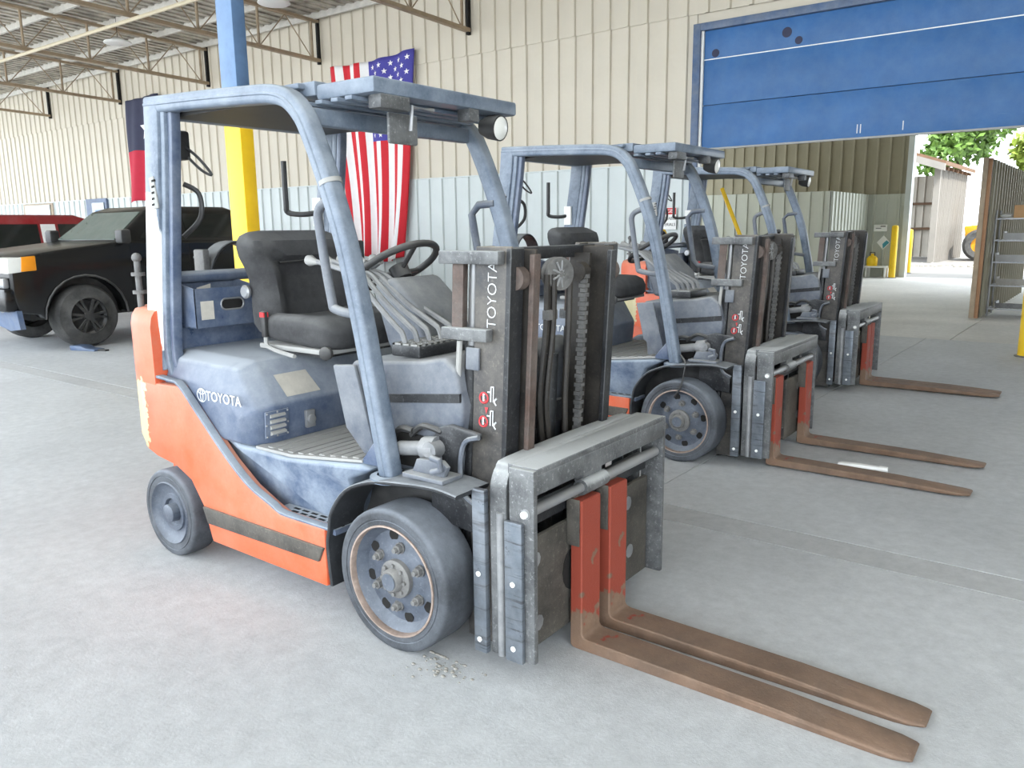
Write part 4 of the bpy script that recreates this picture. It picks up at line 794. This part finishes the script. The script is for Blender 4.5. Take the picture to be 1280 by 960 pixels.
# --- yard: shed, loader, trees
sh = thing('open_shed', 'white metal shed with timber roof across the sunny yard', 'shed', (-3.95, 31, 0))
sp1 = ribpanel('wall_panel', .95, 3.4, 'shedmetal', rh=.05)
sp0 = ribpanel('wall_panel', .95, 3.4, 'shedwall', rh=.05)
for k in range(5): link('wall_panel', sp0, sh, (-.95 * (k + 1) - .1, 5.5, 0))
for k in range(6): link('wall_panel', sp1, sh, (.0, .0 + .95 * k, 0), (0, 0, PI / 2))
MB().box(-5.2, 0, 5.35, 5.45, 1.15, 1.25).box(-5.2, 0, 5.35, 5.45, 2.2, 2.3).build('girt', 'shedwood', sh)
for x in (-.08, -5.1): MB().box(x - .1, x + .1, -.1, .1, 0, 3.5).build('post', 'shedmetal', sh)
MB().loft([[(.25, y, 3.45), (-6.0, y, 5.6), (-6.0, y, 5.75), (.25, y, 3.6)] for y in (-.6, 6)]).build('roof', 'shedwood', sh)
MB().loft([[(.25, y, 3.25), (-6.0, y, 5.35), (-6.0, y, 5.6), (.25, y, 3.5)] for y in (-.75, -.6)]).build('fascia_beam', 'shedmetal', sh)
for k in range(6): MB().loft([[(.2, y, 3.3), (-6.0, y, 5.42), (-6.0, y, 5.55), (.2, y, 3.43)] for y in (k * 1.0 + .3, k * 1.0 + .38)]).build('rafter', 'shedwood', sh)
ld = thing('wheel_loader', 'yellow wheel loader parked in the yard with one big tyre showing', 'loader', (-2.85, 34.0, 0), .1)
for sx in (0, 2.4):
    for sy in (-.75, .75):
        o = MB().lathe([(.30, -.2), (.50, -.22), (.60, -.15), (.60, .15), (.50, .22), (.30, .2)], (sx, sy, .6), (0, 1, 0), 28, closed=True).build('wheel', 'trucktyre', ld)
        MB().lathe([(.02, -.18), (.12, -.19), (.14, -.1), (.30, -.1), (.32, -.2), (.32, .2), (.02, .15)], (sx, sy, .6), (0, 1, 0), 20).build('hub', 'loaderyellow', o)
MB().prism([(-.5, .6), (3.2, .6), (3.3, 1.3), (1.5, 1.35), (1.2, 1.5), (-.6, 1.3)], -.5, .5, 'y').build('chassis', 'loaderyellow', ld, bevel=.05); MB().box(.5, 1.5, -.45, .45, 1.4, 2.4).build('cab', 'tintglass', ld, bevel=.05); MB().box(.4, 1.6, -.55, .55, 2.4, 2.5).build('roof', 'loaderyellow', ld)
def tree(x, y, h, r, m_, lb):
    t = thing('tree', lb, 'tree', (x, y, 0), group='trees beyond the yard')
    MB().tube([(0, 0, 0), (.1, 0, h * .3), (-.05, .1, h * .6)], .22, 8).build('trunk', 'bark', t)
    b = MB(); rng = random.Random(int(x * 31 + y * 7))
    cl = [(rng.uniform(-.6, .6) * r, rng.uniform(-.6, .6) * r, h * rng.uniform(.35, .95), r * rng.uniform(.3, .5)) for _ in range(26)]
    for _ in range(7000):
        c = rng.choice(cl); d = Vector((rng.gauss(0, 1), rng.gauss(0, 1), rng.gauss(0, 1))).normalized() * c[3] * rng.uniform(.5, 1)
        p = Vector(c[:3]) + d; a = Vector((rng.gauss(0, 1), rng.gauss(0, 1), rng.gauss(0, 1))).normalized() * .22; e = a.orthogonal().normalized() * .14
        b.add([p - a, p + e, p + a, p - e], [(0, 1, 2, 3)])
    tag(b.build('foliage', m_, t, smooth=False), kind='stuff')
for x, y, h, r, m_, lb in ((-6.5, 50, 12, 3.4, 'leafa', 'tall green tree rising behind the white shed'), (-1.0, 56, 14, 3.4, 'leafb', 'tall yellow green tree above the yellow loader'), (-1.2, 43, 5.5, 2.0, 'leafb', 'low bushy tree behind the yellow loader'), (3.8, 47, 10, 3.0, 'leafa', 'bright green tree above the open door leaf'), (-12.5, 56, 14, 3.6, 'leafb', 'pale green tree farthest over the shed roof')): tree(x, y, h, r, m_, lb)
rb = MB(); rng = random.Random(3)
for _ in range(60):
    a = rng.uniform(0, 2 * PI); q = rng.uniform(0, 1) ** .5; c = (-3.0 + 1.3 * q * math.cos(a), 28.6 + 1.0 * q * math.sin(a), 0); rb.ball((c[0], c[1], 0), rng.uniform(.04, .1), 6, 4)
tag(rb.build('rubble', 'rubble'), 'low scatter of grey rubble on the yard', 'rubble', kind='stuff')
gb = MB(); rng = random.Random(5)
for _ in range(60):
    x = max(.125, rng.gauss(.2, .06)); y = min(-.468, rng.gauss(-.51, .045)); r = rng.uniform(.002, .007); gb.ball((x, y, r * .5), (r * 1.4, r, r * .6), 6, 4)
tag(gb.build('debris', 'rubble'), 'crumbs of grey grit around the nearest front tyre', 'debris', kind='stuff')
